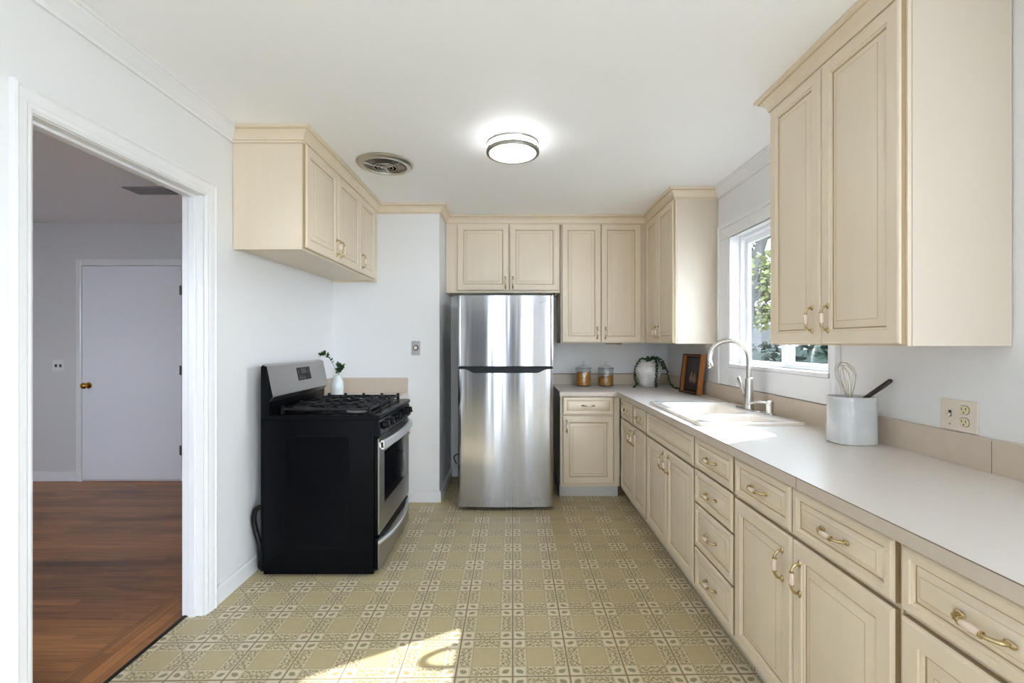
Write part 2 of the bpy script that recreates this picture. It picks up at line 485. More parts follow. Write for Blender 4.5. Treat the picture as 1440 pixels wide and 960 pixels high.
def cabinet(name, label, cat, loc, rot, w, depth, z0, z1, fronts, kick=False, group=None, body_m=None, under=None):
    t = thing(name, label, cat, loc, rot, group)
    T = Matrix.Translation(loc) @ Matrix.Rotation(rot, 4, 'Z')
    bm = NB()
    g = .0012
    if kick:
        box(bm, g, .019, 0, depth, z0, z1, 0, T); box(bm, w-.019, w-g, 0, depth, z0, z1, 0, T)
        box(bm, .019, w-.019, depth-.012, depth, z0, z1, 0, T); box(bm, .019, w-.019, 0, depth-.012, z0, z0+.018, 0, T)
        box(bm, .019, w-.019, 0, .018, z0+.018, z0+.05, 0, T); box(bm, .019, w-.019, 0, .018, .70, z1, 0, T)
        box(bm, .019, .05, 0, .018, z0+.05, .70, 0, T); box(bm, w-.05, w-.019, 0, .018, z0+.05, .70, 0, T)
        box(bm, .05, w-.05, 0, .018, z0+.05, .70, 0, T)
    else:
        # wall cabinet: shell with a recessed underside
        box(bm, g, w-g, 0, depth, z0+.014, z1, 0, T)
        box(bm, g, w-g, 0, .019, z0, z0+.014, 0, T)
        box(bm, g, .019, .019, depth, z0, z0+.014, 0, T); box(bm, w-.019, w-g, .019, depth, z0, z0+.014, 0, T)
    obj('body', bm, M['cream'], t, 0, .0012)
    if kick:
        bm = NB(); box(bm, .002, w-.002, .07, depth-.02, 0, z0, 0, T); obj('toe_kick', bm, M['kick'], t, 0)
    for f in fronts:
        kind, x0, x1, a, b = f[:5]
        bm = NB()
        TT = T
        panel(bm, x0, x1, a, b, DOOR_RINGS if kind == 'door' else DRAW_RINGS, TT, -.0008)
        o = obj(kind if kind != 'false' else 'false_front', bm, [M['cream'], M['shade_line'], M['shade_line_soft']], t, 25)
        if len(f) > 5:
            hx, hz = f[5]; add_handle(o, T, hx, hz, kind != 'door', -.0205)
    return t

RR = -PI/2
XF = 0.92      # base cabinet frame plane on the right run
def run(label, name, far, near, fronts, cat='base cabinet', group=None):
    """right-hand base run; fronts given in world Y"""
    w = far-near
    fl = []
    for f in fronts:
        f = list(f); f[1], f[2] = far-f[1], far-f[2]
        if len(f) > 5: f[5] = (far-f[5][0], f[5][1])
        fl.append(f)
    return cabinet(name, label, cat, (XF, far, 0), RR, w, XR-XF-.004, .105, .882, fl, True, group)

DT, DB = .872, .722      # drawer top/bottom
PT, PB = .708, .135      # door top/bottom
run('narrow cream base cabinet with two small drawers side by side in the far corner', 'base_cabinet', 3.84, 3.084, [
    ('drawer', 3.79, 3.447, DB, DT, (3.62, .80)), ('drawer', 3.394, 3.10, DB, DT, (3.245, .80)),
    ('door', 3.79, 3.425, PB, PT, (3.465, .62)), ('door', 3.418, 3.10, PB, PT, (3.38, .62))])
run('cream sink base cabinet with a long blank false front above two doors', 'sink_cabinet', 3.080, 2.268, [
    ('false', 3.066, 2.278, DB, DT), ('door', 3.066, 2.678, PB, PT, (2.722, .63)), ('door', 2.672, 2.278, PB, PT, (2.63, .63))])
run('narrow cream base cabinet with a stack of four drawers', 'drawer_cabinet', 2.264, 1.862, [
    ('drawer', 2.255, 1.87, .724, .874, (2.062, .80)), ('drawer', 2.255, 1.87, .556, .715, (2.062, .637)),
    ('drawer', 2.255, 1.87, .340, .547, (2.062, .445)), ('drawer', 2.255, 1.87, .135, .330, (2.062, .235))], 'drawer cabinet')
run('cream base cabinet with two drawers over two doors, next to the four-drawer stack', 'base_cabinet', 1.858, 1.070, [
    ('drawer', 1.85, 1.477, DB, DT, (1.663, .80)), ('drawer', 1.469, 1.078, DB, DT, (1.273, .80)),
    ('door', 1.85, 1.472, PB, PT, (1.517, .60)), ('door', 1.466, 1.078, PB, PT, (1.424, .60))])
run('cream base cabinet at the near end of the long counter, cut off by the frame', 'base_cabinet', 1.066, .27, [
    ('drawer', 1.058, .678, DB, DT, (.868, .795)), ('drawer', .670, .282, DB, DT, (.475, .80)),
    ('door', 1.058, .678, PB, PT, (.72, .62)), ('door', .670, .282, PB, PT, (.63, .62))])
# back run beside the fridge
cabinet('base_cabinet', 'cream base cabinet with one drawer and one door, right of the steel fridge', 'base cabinet', (.405, 3.90, 0), 0, .513, YB-3.90-.004, .105, .882, [
    ('drawer', .024, .458, DB, DT, (.24, .80)), ('door', .024, .458, .135, PT, (.055, .625))], True)
# hidden one behind the range carries the short counter
cabinet('base_cabinet', 'cream base cabinet tucked between the range and the end wall', 'base cabinet', (-.90, 3.372, 0), PI/2, YE-3.372-.004, -.90-XL-.004, .105, .882, [
    ('drawer', .02, .42, DB, DT, (.22, .80)), ('door', .02, .42, PB, PT, (.38, .62))], True)

UZ0 = 1.328; UZ1 = 2.488
XU = 1.2265   # frame plane of the right wall cabinets
YU = 4.17     # frame plane of the back wall cabinets
UT = 2.418
# right wall, near
cabinet('wall_cabinet', 'tall cream two-door wall cabinet on the right wall, nearer than the window', 'wall cabinet', (XU, 2.142, 0), RR, 2.142-1.412, XR-XU-.003, UZ0, UZ1, [
    ('door', .006, .354, UZ0+.006, UT, (.310, 1.432)), ('door', .359, .722, UZ0+.006, UT, (.402, 1.432))])
# right wall, far
cabinet('wall_cabinet', 'cream two-door wall cabinet in the back right corner, beyond the window', 'wall cabinet', (XU, YU-.004, 0), RR, YU-.004-3.43, XR-XU-.003, UZ0, UZ1, [
    ('door', .03, .360, UZ0+.006, UT, (.322, 1.425)), ('door', .365, .73, UZ0+.006, UT, (.405, 1.425))])
# back wall tall pair
cabinet('wall_cabinet', 'cream tall two-door wall cabinet on the back wall above the two jars', 'wall cabinet', (.438, YU, 0), 0, XU-.438-.004, YB-YU-.003, UZ0+.004, UZ1, [
    ('door', .012, .367, UZ0+.012, UT, (.333, 1.425)), ('door', .372, .736, UZ0+.012, UT, (.408, 1.425))])
# over the fridge
cabinet('wall_cabinet', 'short cream two-door wall cabinet above the steel fridge', 'wall cabinet', (XA+.003, YU, 0), 0, .434-XA-.003, YB-YU-.003, 1.792, UZ1, [
    ('door', .106, .575, 1.812, UT, (.545, 1.885)), ('door', .583, 1.037, 1.812, UT, (.613, 1.885))])
# over the range
LT = 1.842
cabinet('wall_cabinet', 'cream three-door wall cabinet hung high over the black range', 'wall cabinet', (-1.14, 2.46, 0), PI/2, YE-2.46-.003, -1.14-XL-.003, LT, UZ1, [
    ('door', .014, .462, LT+.012, UT, (.432, LT+.10)), ('door', .468, .888, LT+.012, UT, (.500, LT+.10)), ('door', .894, 1.262, LT+.012, UT, (.928, LT+.10))])

bm = NB(); box(bm, .86, 1.01, 4.20, 4.225, UZ0-.006, UZ0+.005); box(bm, .95, 1.01, 4.195, 4.205, UZ0-.008, UZ0-.002)
obj('bracket', bm, M['brown_fitting'], bpy.data.objects['wall_cabinet.002'], 0, label='small brown fitting under the cabinet')
# crown on the cabinets and the short end wall
CP = [(0, CEIL-.080), (.010, CEIL-.080), (.010, CEIL-.070), (.015, CEIL-.068), (.017, CEIL-.055), (.023, CEIL-.042), (.033, CEIL-.031), (.046, CEIL-.024), (.046, CEIL-.017), (.054, CEIL-.015), (.060, CEIL-.010), (.060, CEIL-.001), (0, CEIL-.001)]
main_path = [(XL+.002, 2.459), (-1.139, 2.459), (-1.139, YE-.001), (XA+.001, YE-.001), (XA+.001, YU-.001), (XU-.001, YU-.001), (XU-.001, 3.429), (XR-.002, 3.429)]
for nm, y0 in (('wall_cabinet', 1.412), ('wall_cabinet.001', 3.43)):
    bm = NB(); box(bm, XU+.012, XR-.004, y0-.0025, y0+.0008, UZ0+.0005, UT)  # thin skin puts the light on these ends into the colour
    obj('end_panel_lit', bm, M['lit_panel'], bpy.data.objects[nm], 0, label='end panel skin coloured paler for the light on it')
def crown(name, i0, i1, path=main_path, m='cream'):
    bm = NB(); sweep(bm, path, CP, i0, i1); bm.faces.ensure_lookup_table(); n = len(CP)
    for k in range(n*(i1-i0)):
        if k % n in (2, 7): bm.faces[k].material_index = 1
    return struct(name, bm, [M[m], M['shade_line_soft']], smooth=22)
crown('trim_1', 0, 2); crown('trim_2', 2, 4); crown('trim_3', 4, 5); crown('trim_4', 5, 7)
crown('trim_5', 0, 3, [(XR-.002, 2.143), (XU-.001, 2.143), (XU-.001, 1.411), (XR-.002, 1.411)][::1])
WP = [(0, CEIL-.080), (.008, CEIL-.080), (.010, CEIL-.066), (.020, CEIL-.054), (.030, CEIL-.034), (.042, CEIL-.022), (.044, CEIL-.014), (.052, CEIL-.011), (.054, CEIL-.001), (0, CEIL-.001)]
bm = NB(); sweep(bm, [(XL+.001, YFRONT), (XL+.001, 2.456)], WP); struct('trim_6', bm, M['trim'], smooth=25)
bm = NB(); sweep(bm, [(XR-.001, 3.426), (XR-.001, 2.146)], WP); struct('trim_7', bm, M['trim'], smooth=25)
bm = NB(); sweep(bm, [(XR-.001, 1.408), (XR-.001, YD)], WP); struct('trim_8', bm, M['trim'], smooth=25)

# ------------------------------------------------------------------ room shell
bm = NB(); box(bm, -1.6, XR+.12, YFRONT-.12, YB+.12, -.12, 0); box(bm, XR+.12, XD+.12, YFRONT-.12, YD+.12, -.12, 0); struct('floor', bm, M['tile'])
bm = NB(); box(bm, -6.2, -1.6, -1.2, 4.52, -.12, -.002); struct('floor_hall', bm, M['woodfloor'])
bm = NB(); prism(bm, [(-1.612, -.004), (-1.592, -.004), (-1.592, .003), (-1.604, .005), (-1.612, .002)], 'Y', 1.38, 2.28); struct('trim_9', bm, M['dark'])
bm = NB(); box(bm, -6.2, XR+.12, YFRONT-.12, YB+.12, CEIL, CEIL+.12); box(bm, XR+.12, XD+.12, YFRONT-.12, YD+.12, CEIL, CEIL+.12); struct('ceiling', bm, M['ceiling'])
DY0, DY1, DZ = 1.415, 2.245, 2.075
bm = NB()
box(bm, XL-.1, XL, YFRONT-.12, DY0, 0, CEIL); box(bm, XL-.1, XL, DY1, YE, 0, CEIL); box(bm, XL-.1, XL, DY0, DY1, DZ, CEIL)
struct('wall_left', bm, M['wall'])
bm = NB(); box(bm, XL-.1, XA, YE, YB+.12, 0, CEIL); struct('wall_end', bm, M['wall'])
bm = NB(); box(bm, XA, XR+.12, YB, YB+.12, 0, CEIL); struct('wall_back', bm, M['wall'])
WY0, WY1, WZ0, WZ1 = 2.20, 3.225, 1.185, 2.10
bm = NB()
box(bm, XR, XR+.12, YD, WY0, 0, CEIL); box(bm, XR, XR+.12, WY1, YB, 0, CEIL)
box(bm, XR, XR+.12, WY0, WY1, 0, WZ0); box(bm, XR, XR+.12, WY0, WY1, WZ1, CEIL)
struct('wall_right', bm, M['wall'])
# open dining end behind the camera: unseen openings added for fill light and fridge streaks
bm = NB()
xs = [(-.62, -.27, .02, 2.3), (.52, .73, .02, 2.3), (1.45, 4.3, .2, 2.35)]
px = XL-.1
for a, b, za, zb in xs:
    box(bm, px, a, YFRONT-.12, YFRONT, 0, CEIL); px = b
    box(bm, a, b, YFRONT-.12, YFRONT, zb, CEIL); box(bm, a, b, YFRONT-.12, YFRONT, 0, za)
box(bm, px, XD+.12, YFRONT-.12, YFRONT, 0, CEIL)
struct('wall_front', bm, M['wall'])
bm = NB()
box(bm, XD, XD+.12, YFRONT, -1.5, 0, CEIL); box(bm, XD, XD+.12, -1.1, YD, 0, CEIL); box(bm, XD, XD+.12, -1.5, -1.1, 0, .5); box(bm, XD, XD+.12, -1.5, -1.1, 2.2, CEIL)
box(bm, XR+.12, XD+.12, YD, YD+.12, 0, CEIL)
struct('wall_dining', bm, M['wall'])
for nm, a, b in (('added_door_1', -1.42, -.69), ('added_door_2', -.17, .26)):  # unseen doors added for dark bands in the fridge reflection
    bm = NB(); box(bm, a, b, YFRONT+.001, YFRONT+.03, .005, 2.15)
    for z0_, z1_ in ((.15, .95), (1.08, 2.02)): box(bm, a+.09, b-.09, YFRONT+.03, YFRONT+.036, z0_, z1_)
    tag(struct(nm, bm, M['added_grey_door']), ('wide' if nm == 'added_door_1' else 'narrow')+' grey door added unseen to darken the fridge reflection', 'door')
# hall shell
bm = NB(); box(bm, -6.2, XL-.1, 4.40, 4.52, 0, CEIL); struct('wall_hall_back', bm, M['hall_wall'])
bm = NB(); box(bm, -6.32, -6.2, -1.2, 4.52, 0, CEIL); struct('wall_hall_left', bm, M['hall_wall'])
bm = NB()
box(bm, -6.2, -4.75, -1.2, -1.08, 0, CEIL); box(bm, -3.5, XL-.1, -1.2, -1.08, 0, CEIL); box(bm, -4.75, -3.5, -1.2, -1.08, 0, .95); box(bm, -4.75, -3.5, -1.2, -1.08, 2.2, CEIL)  # unseen opening added to let sky light into the hall
struct('wall_hall_front', bm, M['hall_wall'])

# baseboards
BP = [(0, .001), (.014, .001), (.014, .082), (.011, .088), (.006, .093), (0, .093)]
def baseb(name, path, m='trim'):
    bm = NB(); sweep(bm, path, BP); return struct(name, bm, M[m], smooth=25)
baseb('baseboard_left', [(XL+.001, 2.315), (XL+.001, YE-.018)])
baseb('baseboard_end', [(-.898, YE-.001), (XA+.001, YE-.001), (XA+.001, YB-.016)])
baseb('baseboard_back', [(XA+.018, YB-.001), (.402, YB-.001)])
baseb('baseboard_hall', [(-6.19, 4.399), (-4.212, 4.399)])

# doorway casing and jamb
d1 = thing('door_1', 'white cased doorway opening into the wood-floored hall', 'doorway', (XL, (DY0+DY1)/2, 0), 0, kind='structure')
def casing_prof(o, i):  # across the casing (0 outer .. 1 inner), projection
    return [(o, 0), (o, .018), (o+(i-o)*.12, .021), (o+(i-o)*.22, .016), (o+(i-o)*.6, .014), (o+(i-o)*.7, .011), (o+(i-o)*.85, .011), (o+(i-o)*.93, .008), (i, .006), (i, 0)]
y0o, y1o, zo = DY0-.048, DY1+.060, DZ+.062
y0i, y1i, zi = DY0+.015, DY1-.012, DZ-.014
for nm, sgn, xw in (('casing', 1, XL+.0008), ('casing', -1, XL-.1008)):
    rings = []
    pr = casing_prof(0, 1)
    for (s, p) in pr:
        x = xw+sgn*p
        ya, yb, zz = y0o+(y0i-y0o)*s, y1o+(y1i-y1o)*s, zo+(zi-zo)*s
        rings.append([(x, ya, .001), (x, ya, zz), (x, yb, zz), (x, yb, .001)])
    bm = NB()
    # loft across the profile, open along the path, then close the section
    R = [[bm.verts.new(c) for c in r] for r in rings]
    for k in range(len(R)):
        A, B = R[k], R[(k+1) % len(R)]
        for i in range(3): bm.faces.new((A[i], A[i+1], B[i+1], B[i]))
    bm.faces.new([r[0] for r in R]); bm.faces.new([r[3] for r in R][::-1])
    obj(nm, bm, M['trim'], d1, 20)
bm = NB()
jx0, jx1 = XL-.099, XL-.001
box(bm, jx0, jx1, DY0+.0005, DY0+.018, 0.001, DZ-.018); box(bm, jx0, jx1, DY1-.018, DY1-.0005, 0.001, DZ-.018); box(bm, jx0, jx1, DY0+.0005, DY1-.0005, DZ-.018, DZ-.0005)
obj('jamb', bm, M['trim'], d1, 0)
bm = NB()
sx0, sx1 = XL-.066, XL-.034
box(bm, sx0, sx1, DY0+.018, DY0+.030, 0.001, DZ-.030); box(bm, sx0, sx1, DY1-.030, DY1-.018, 0.001, DZ-.030); box(bm, sx0, sx1, DY0+.018, DY1-.018, DZ-.030, DZ-.018)
obj('door_stop', bm, M['trim'], d1, 0, .002)

# hall door in the far wall
HX0, HX1 = -4.145, -3.19
d2 = thing('door_2', 'plain white slab door in the far wall of the hall', 'door', ((HX0+HX1)/2, 4.40, 0), 0, kind='structure')
bm = NB(); box(bm, HX0, HX1, 4.381, 4.398, .022, 2.072); obj('slab', bm, M['hall_door'], d2, 0, .002)
bm = NB()
for a, b in ((HX0-.062, HX0-.004), (HX1+.004, HX1+.062)):
    prism(bm, [(a, 4.399), (b, 4.399), (b, 4.376), (b-.01, 4.372), (a+.006, 4.376), (a, 4.382)], 'Z', .001, 2.135)
box(bm, HX0-.004, HX1+.004, 4.374, 4.399, 2.078, 2.135)
obj('casing', bm, M['trim'], d2, 20)
bm = NB(); T = Matrix.Translation((HX0+.065, 4.381, .925))
lathe(bm, [(.030, 0), (.030, .004), (.024, .009), (.012, .012), (.011, .028), (.020, .036), (.028, .048), (.029, .058), (.022, .068), (.008, .072)], (0, 0, 0), 20, 0, 'Y', T=T)
obj('door_knob', bm, M['gold'], d2, 40, label='round polished brass door knob')
for z in (.30, 1.07, 1.84):
    bm = NB(); lathe(bm, [(.006, -.045), (.006, .045)], (HX1+.003, 4.372, z), 10); box(bm, HX1-.018, HX1+.002, 4.3795, 4.3815, z-.045, z+.045)
    obj('hinge', bm, M['fridge_side'], d2, 30)

# hall switch plate and ceiling register
hs = thing('light_switch', 'white double light switch plate on the hall wall beside the slab door', 'light switch', (-4.385, 4.40, 1.05))
bm = NB(); box(bm, -4.447, -4.325, 4.393, 4.399, 1.055, 1.172); obj('plate', bm, M['white_plastic'], hs, 0, .003)
for x in (-4.408, -4.364):
    bm = NB(); box(bm, x-.008, x+.008, 4.390, 4.394, 1.098, 1.128, 0); prism(bm, [(4.392, 1.106), (4.380, 1.112), (4.380, 1.118), (4.392, 1.124)], 'X', x-.005, x+.005)
    obj('toggle', bm, M['fridge_side'], hs, 0)
hv = thing('ceiling_register', 'grey louvred air register in the hall ceiling', 'air vent', (-2.6, 3.45, CEIL-.015))
bm = NB()
for a in ((-2.90, -2.2, 3.375, 3.395), (-2.90, -2.2, 3.515, 3.535), (-2.90, -2.88, 3.395, 3.515), (-2.22, -2.2, 3.395, 3.515), (-2.62, -2.60, 3.395, 3.515)):
    box(bm, *a, CEIL-.010, CEIL-.001)
obj('frame', bm, M['vent_grey'], hv, 0)
for k in range(6):
    bm = NB(); yy = 3.402+k*.0195
    prism(bm, [(yy, CEIL-.003), (yy+.014, CEIL-.009), (yy+.015, CEIL-.008), (yy+.001, CEIL-.002)], 'X', -2.88, -2.62); obj('slat', bm, M['vent_grey'], hv, 0)
bm = NB(); box(bm, -2.60, -2.22, 3.395, 3.515, CEIL-.004, CEIL-.001); obj('filter', bm, M['dark'], hv, 0, label='dark open half of the register')

# ------------------------------------------------------------------ window
w1 = thing('window_1', 'white sliding window over the sink looking onto a tree', 'window', (XR, (WY0+WY1)/2, WZ0), 0, kind='structure')
bm = NB()
# casing: flat boards with a small outer step
x0, x1 = XR-.020, XR-.0008
ci0, ci1, cz0, cz1 = WY0-.004, WY1+.004, WZ0-.0, WZ1-.018
box(bm, x0, x1, WY1+.004, 3.372, CT+.115, cz1); box(bm, x0, x1, 2.165, ci0, CT+.115, cz1)
box(bm, x0, x1, 2.165, 3.372, cz1, 2.165)
box(bm, x0-.008, x1, 3.372, 3.392, CT+.115, 2.19); box(bm, x0-.008, x1, 2.148, 2.165, CT+.115, 2.19); box(bm, x0-.008, x1, 2.165, 3.372, 2.165, 2.19)
obj('casing', bm, M['trim'], w1, 0, .003)
bm = NB()
box(bm, XR-.020, XR-.0008, WY0-.004, WY1+.004, CT+.115, WZ0-.020); obj('apron', bm, M['trim'], w1, 0, .003)
bm = NB()
box(bm, XR-.030, XR+.118, WY0+.0005, WY1-.0005, WZ0-.018, WZ0+.004); obj('sill', bm, M['trim'], w1, 0, .003)
bm = NB()
jx0, jx1 = XR-.018, XR+.118
box(bm, jx0, jx1, WY1-.012, WY1-.0005, WZ0+.004, WZ1-.001); box(bm, jx0, jx1, WY0+.0005, WY0+.012, WZ0+.004, WZ1-.001); box(bm, jx0, jx1, WY0+.012, WY1-.012, WZ1-.018, WZ1-.001)
obj('jamb', bm, M['trim'], w1, 0)
def sash(name, xa, xb, ya, yb, za, zb, w, wb):
    bm = NB()
    box(bm, xa, xb, ya, ya+w, za, zb); box(bm, xa, xb, yb-w, yb, za, zb); box(bm, xa, xb, ya+w, yb-w, za, za+wb); box(bm, xa, xb, ya+w, yb-w, zb-w, zb)
    return obj(name, bm, M['vinyl'], w1, 0, .002)
sash('outer_frame', XR+.052, XR+.112, WY0+.013, WY1-.013, WZ0+.005, WZ1-.019, .022, .014)
s1 = sash('sash', XR+.082, XR+.104, 2.665, WY1-.036, WZ0+.019, WZ1-.041, .036, .012)
s2 = sash('sash', XR+.056, XR+.080, WY0+.036, 2.72, WZ0+.019, WZ1-.041, .038, .022)
for s, xg, ya, yb in ((s1, XR+.093, 2.70, WY1-.07), (s2, XR+.068, WY0+.072, 2.684)):
    bm = NB(); box(bm, xg, xg+.002, ya, yb, WZ0+.028, WZ1-.075); obj('pane', bm, M['glass'], s, 0, label='clear window glass')

# ------------------------------------------------------------------ counters
XC = .884
ct = thing('countertop', 'pale L-shaped counter running under the window and along the back wall', 'countertop', (XC, 3.86, CT-.038))
SX0, SX1, SY0, SY1 = .962, 1.452, 2.30, 3.11
bm = NB(); z0, z1 = CT-.0375, CT
YN = .26
def slab(bm, x0, x1, y0, y1): box(bm, x0, x1, y0, y1, z0, z1)
slab(bm, .398, XR-.001, 3.86, YB-.001); slab(bm, XC, XR-.001, SY1, 3.86)
slab(bm, XC, SX0, SY0, SY1); slab(bm, SX1, XR-.001, SY0, SY1); slab(bm, XC, XR-.001, YN, SY0)
# brown line of the laminate edge and the joint across the top
box(bm, XC-.0006, XC+.001, YN, 3.86, z1-.0032, z1-.0008, 1); box(bm, .398, XC, 3.8594, 3.861, z1-.0032, z1-.0008, 1)
box(bm, XC-.0007, XC, 1.419, 1.4215, z0, z1, 1); box(bm, XC, XR-.02, 1.4198, 1.4208, z1-.001, z1+.0002, 2)
box(bm, XC-.0004, XC+.002, YN, 3.86, z0, z1-.0032, 2); box(bm, .398, XC-.0004, 3.8596, 3.862, z0, z1-.0032, 2)
obj('worktop', bm, [M['laminate'], M['seam'], M['edge']], ct, 0)
ZS = 1.027
bm = NB(); box(bm, .398, XR-.021, YB-.020, YB-.001, CT, ZS); box(bm, .398, XR-.021, YB-.0205, YB-.001, ZS-.006, ZS+.0015, 1)
obj('backsplash', bm, [M['splash'], M['seam']], ct, 0, .0015)
bm = NB(); box(bm, XR-.020, XR-.001, YN, YB-.001, CT, ZS-.003)
for yy in (.74, 1.454): box(bm, XR-.0206, XR-.019, yy-.0012, yy+.0012, CT, ZS-.003, 1)
box(bm, XR-.0215, XR-.001, YN, YB-.001, ZS-.003, ZS+.003, 0)
obj('backsplash', bm, [M['splash'], M['seam']], ct, 0, .0015)
c2 = thing('countertop', 'short beige counter between the range and the end wall', 'countertop', (-1.2, 3.6, CT-.038))
bm = NB(); box(bm, XL+.001, -.878, 3.370, YE-.001, z0, z1-.003); obj('worktop', bm, M['laminate'], c2, 0, .002)
bm = NB(); box(bm, XL+.021, -.878, YE-.020, YE-.001, CT-.003, 1.043); obj('backsplash', bm, M['splash'], c2, 0, .0015)
bm = NB(); box(bm, XL+.001, XL+.020, 3.370, YE-.001, CT-.003, 1.043); obj('backsplash', bm, M['splash'], c2, 0, .0015)

# ------------------------------------------------------------------ sink
def rr(cx, cy, hx, hy, r, z, n=6):
    out = []
    for k, (sx, sy) in enumerate(((1, 1), (-1, 1), (-1, -1), (1, -1))):
        for i in range(n+1):
            a = PI/2*k + PI/2*i/n
            out.append((cx+sx*(hx-r)+r*math.cos(a), cy+sy*(hy-r)+r*math.sin(a), z))
    return out
sk = thing('sink', 'white enamel drop-in double sink set into the counter under the window', 'sink', (1.2, 2.7, CT))
bm = NB()
cx, cy, hx, hy = 1.205, 2.705, .270, .428
rim = CT+.016
outer = [rr(cx, cy, hx, hy, .03, CT+.0006), rr(cx, cy, hx, hy, .03, rim-.006), rr(cx, cy, hx-.003, hy-.003, .028, rim-.0015), rr(cx, cy, hx-.009, hy-.009, .024, rim)]
R = loft(bm, outer, 0, True, False, False)
bowls = [(1.163, 2.820, .188, .230, .075, .17), (1.163, 2.435, .188, .112, .06, .14)]
loops = [R[-1]]
for bx_, by_, bhx, bhy, br, dep in bowls:
    rings = [rr(bx_, by_, bhx, bhy, br, rim), rr(bx_, by_, bhx-.004, bhy-.004, br-.003, rim-.0015), rr(bx_, by_, bhx-.008, bhy-.008, br-.005, rim-.008),
             rr(bx_, by_, bhx-.022, bhy-.022, br-.008, rim-dep+.03), rr(bx_, by_, bhx-.034, bhy-.034, br-.012, rim-dep+.006), rr(bx_, by_, bhx-.055, bhy-.055, br-.025, rim-dep)]
    Q = loft(bm, rings, 0, True, False, True); loops.append(Q[0])
edges = []
for L in loops:
    for i in range(len(L)):
        e = bm.edges.get((L[i], L[(i+1) % len(L)])); edges.append(e)
bmesh.ops.triangle_fill(bm, use_beauty=True, edges=edges)
obj('basin', bm, M['sink'], sk, 40)
for bx_, by_, bhx, bhy, br, dep in bowls:
    bm = NB(); lathe(bm, [(.042, 0), (.042, .002), (.034, .003), (.026, -.002), (.006, -.001), (.004, .004)], (bx_, by_, rim-dep+.0005), 24); obj('drain', bm, M['chrome'], sk, 30)

# faucet
fx, fy = 1.425, 2.745; fz = rim
fa = thing('faucet', 'brushed nickel gooseneck faucet with side lever at the back of the sink', 'faucet', (fx, fy, fz))
bm = NB()
pl = [rr(fx, fy, .030, .125, .029, fz+.0003), rr(fx, fy, .030, .125, .029, fz+.004), rr(fx, fy, .027, .122, .026, fz+.006)]
loft(bm, pl); obj('base_plate', bm, M['nickel'], fa, 30)
bm = NB(); lathe(bm, [(.030, .006), (.029, .012), (.026, .05), (.023, .12), (.0205, .175), (.0195, .186), (.015, .190)], (fx, fy, fz), 28); obj('body', bm, M['nickel'], fa, 40)
bm = NB()
dirx, diry = -.97, .24
pts = [(0, .186), (0, .26), (0, .30)]
R0 = .112
for k in range(0, 17):
    a = PI*k/16*1.08
    pts.append((R0-R0*math.cos(a), .302+R0*math.sin(a)))
pts3 = [(fx+dirx*d, fy+diry*d, fz+z) for d, z in pts]
tube(bm, pts3, .0145, 16); obj('spout', bm, M['nickel'], fa, 50)
e0, e1 = Vector(pts3[-2]), Vector(pts3[-1]); dd = (e1-e0).normalized()
bm = NB(); tube(bm, [e1-dd*.004, e1+dd*.004, e1+dd*.022, e1+dd*.028], [.0155, .0170, .0180, .015], 18); obj('spray_head', bm, M['nickel'], fa, 40)
bm = NB(); tube(bm, [e1-dd*.004+Vector((.0, -.016, .0)), e1+dd*.014+Vector((0, -.018, 0))], .004, 8); obj('spray_button', bm, M['plastic_black'], fa, 40)
bm = NB()
tube(bm, [(fx, fy+.018, fz+.075), (fx, fy+.038, fz+.078), (fx, fy+.046, fz+.080)], [.016, .016, .012], 14)
tube(bm, smoothpath([(fx-.002, fy+.042, fz+.080), (fx-.008, fy+.056, fz+.115), (fx-.020, fy+.072, fz+.165), (fx-.026, fy+.078, fz+.190)], 4), [.008, .009, .010, .011, .012, .013, .014, .0145, .0145, .014, .013, .011, .006], 12, flat=.7)
obj('lever', bm, M['nickel'], fa, 45)
# soap dispenser
sx_, sy_ = 1.432, 2.535
sd = thing('soap_dispenser', 'small nickel soap dispenser on the sink deck beside the faucet', 'soap dispenser', (sx_, sy_, fz))
bm = NB(); lathe(bm, [(.027, .0004), (.027, .004), (.021, .007), (.019, .009)], (sx_, sy_, fz), 24); obj('base', bm, M['nickel'], sd, 30)
bm = NB(); lathe(bm, [(.019, .008), (.0185, .04), (.019, .055), (.021, .058), (.021, .074), (.014, .077), (.006, .080)], (sx_, sy_, fz), 24); obj('body', bm, M['nickel'], sd, 30)
bm = NB(); tube(bm, smoothpath([(sx_-.012, sy_+.004, fz+.064), (sx_-.05, sy_+.022, fz+.067), (sx_-.085, sy_+.040, fz+.058), (sx_-.098, sy_+.047, fz+.046)], 4), [.008]*5+[.0065]*4+[.0055]*4, 10); obj('nozzle', bm, M['nickel'], sd, 45)

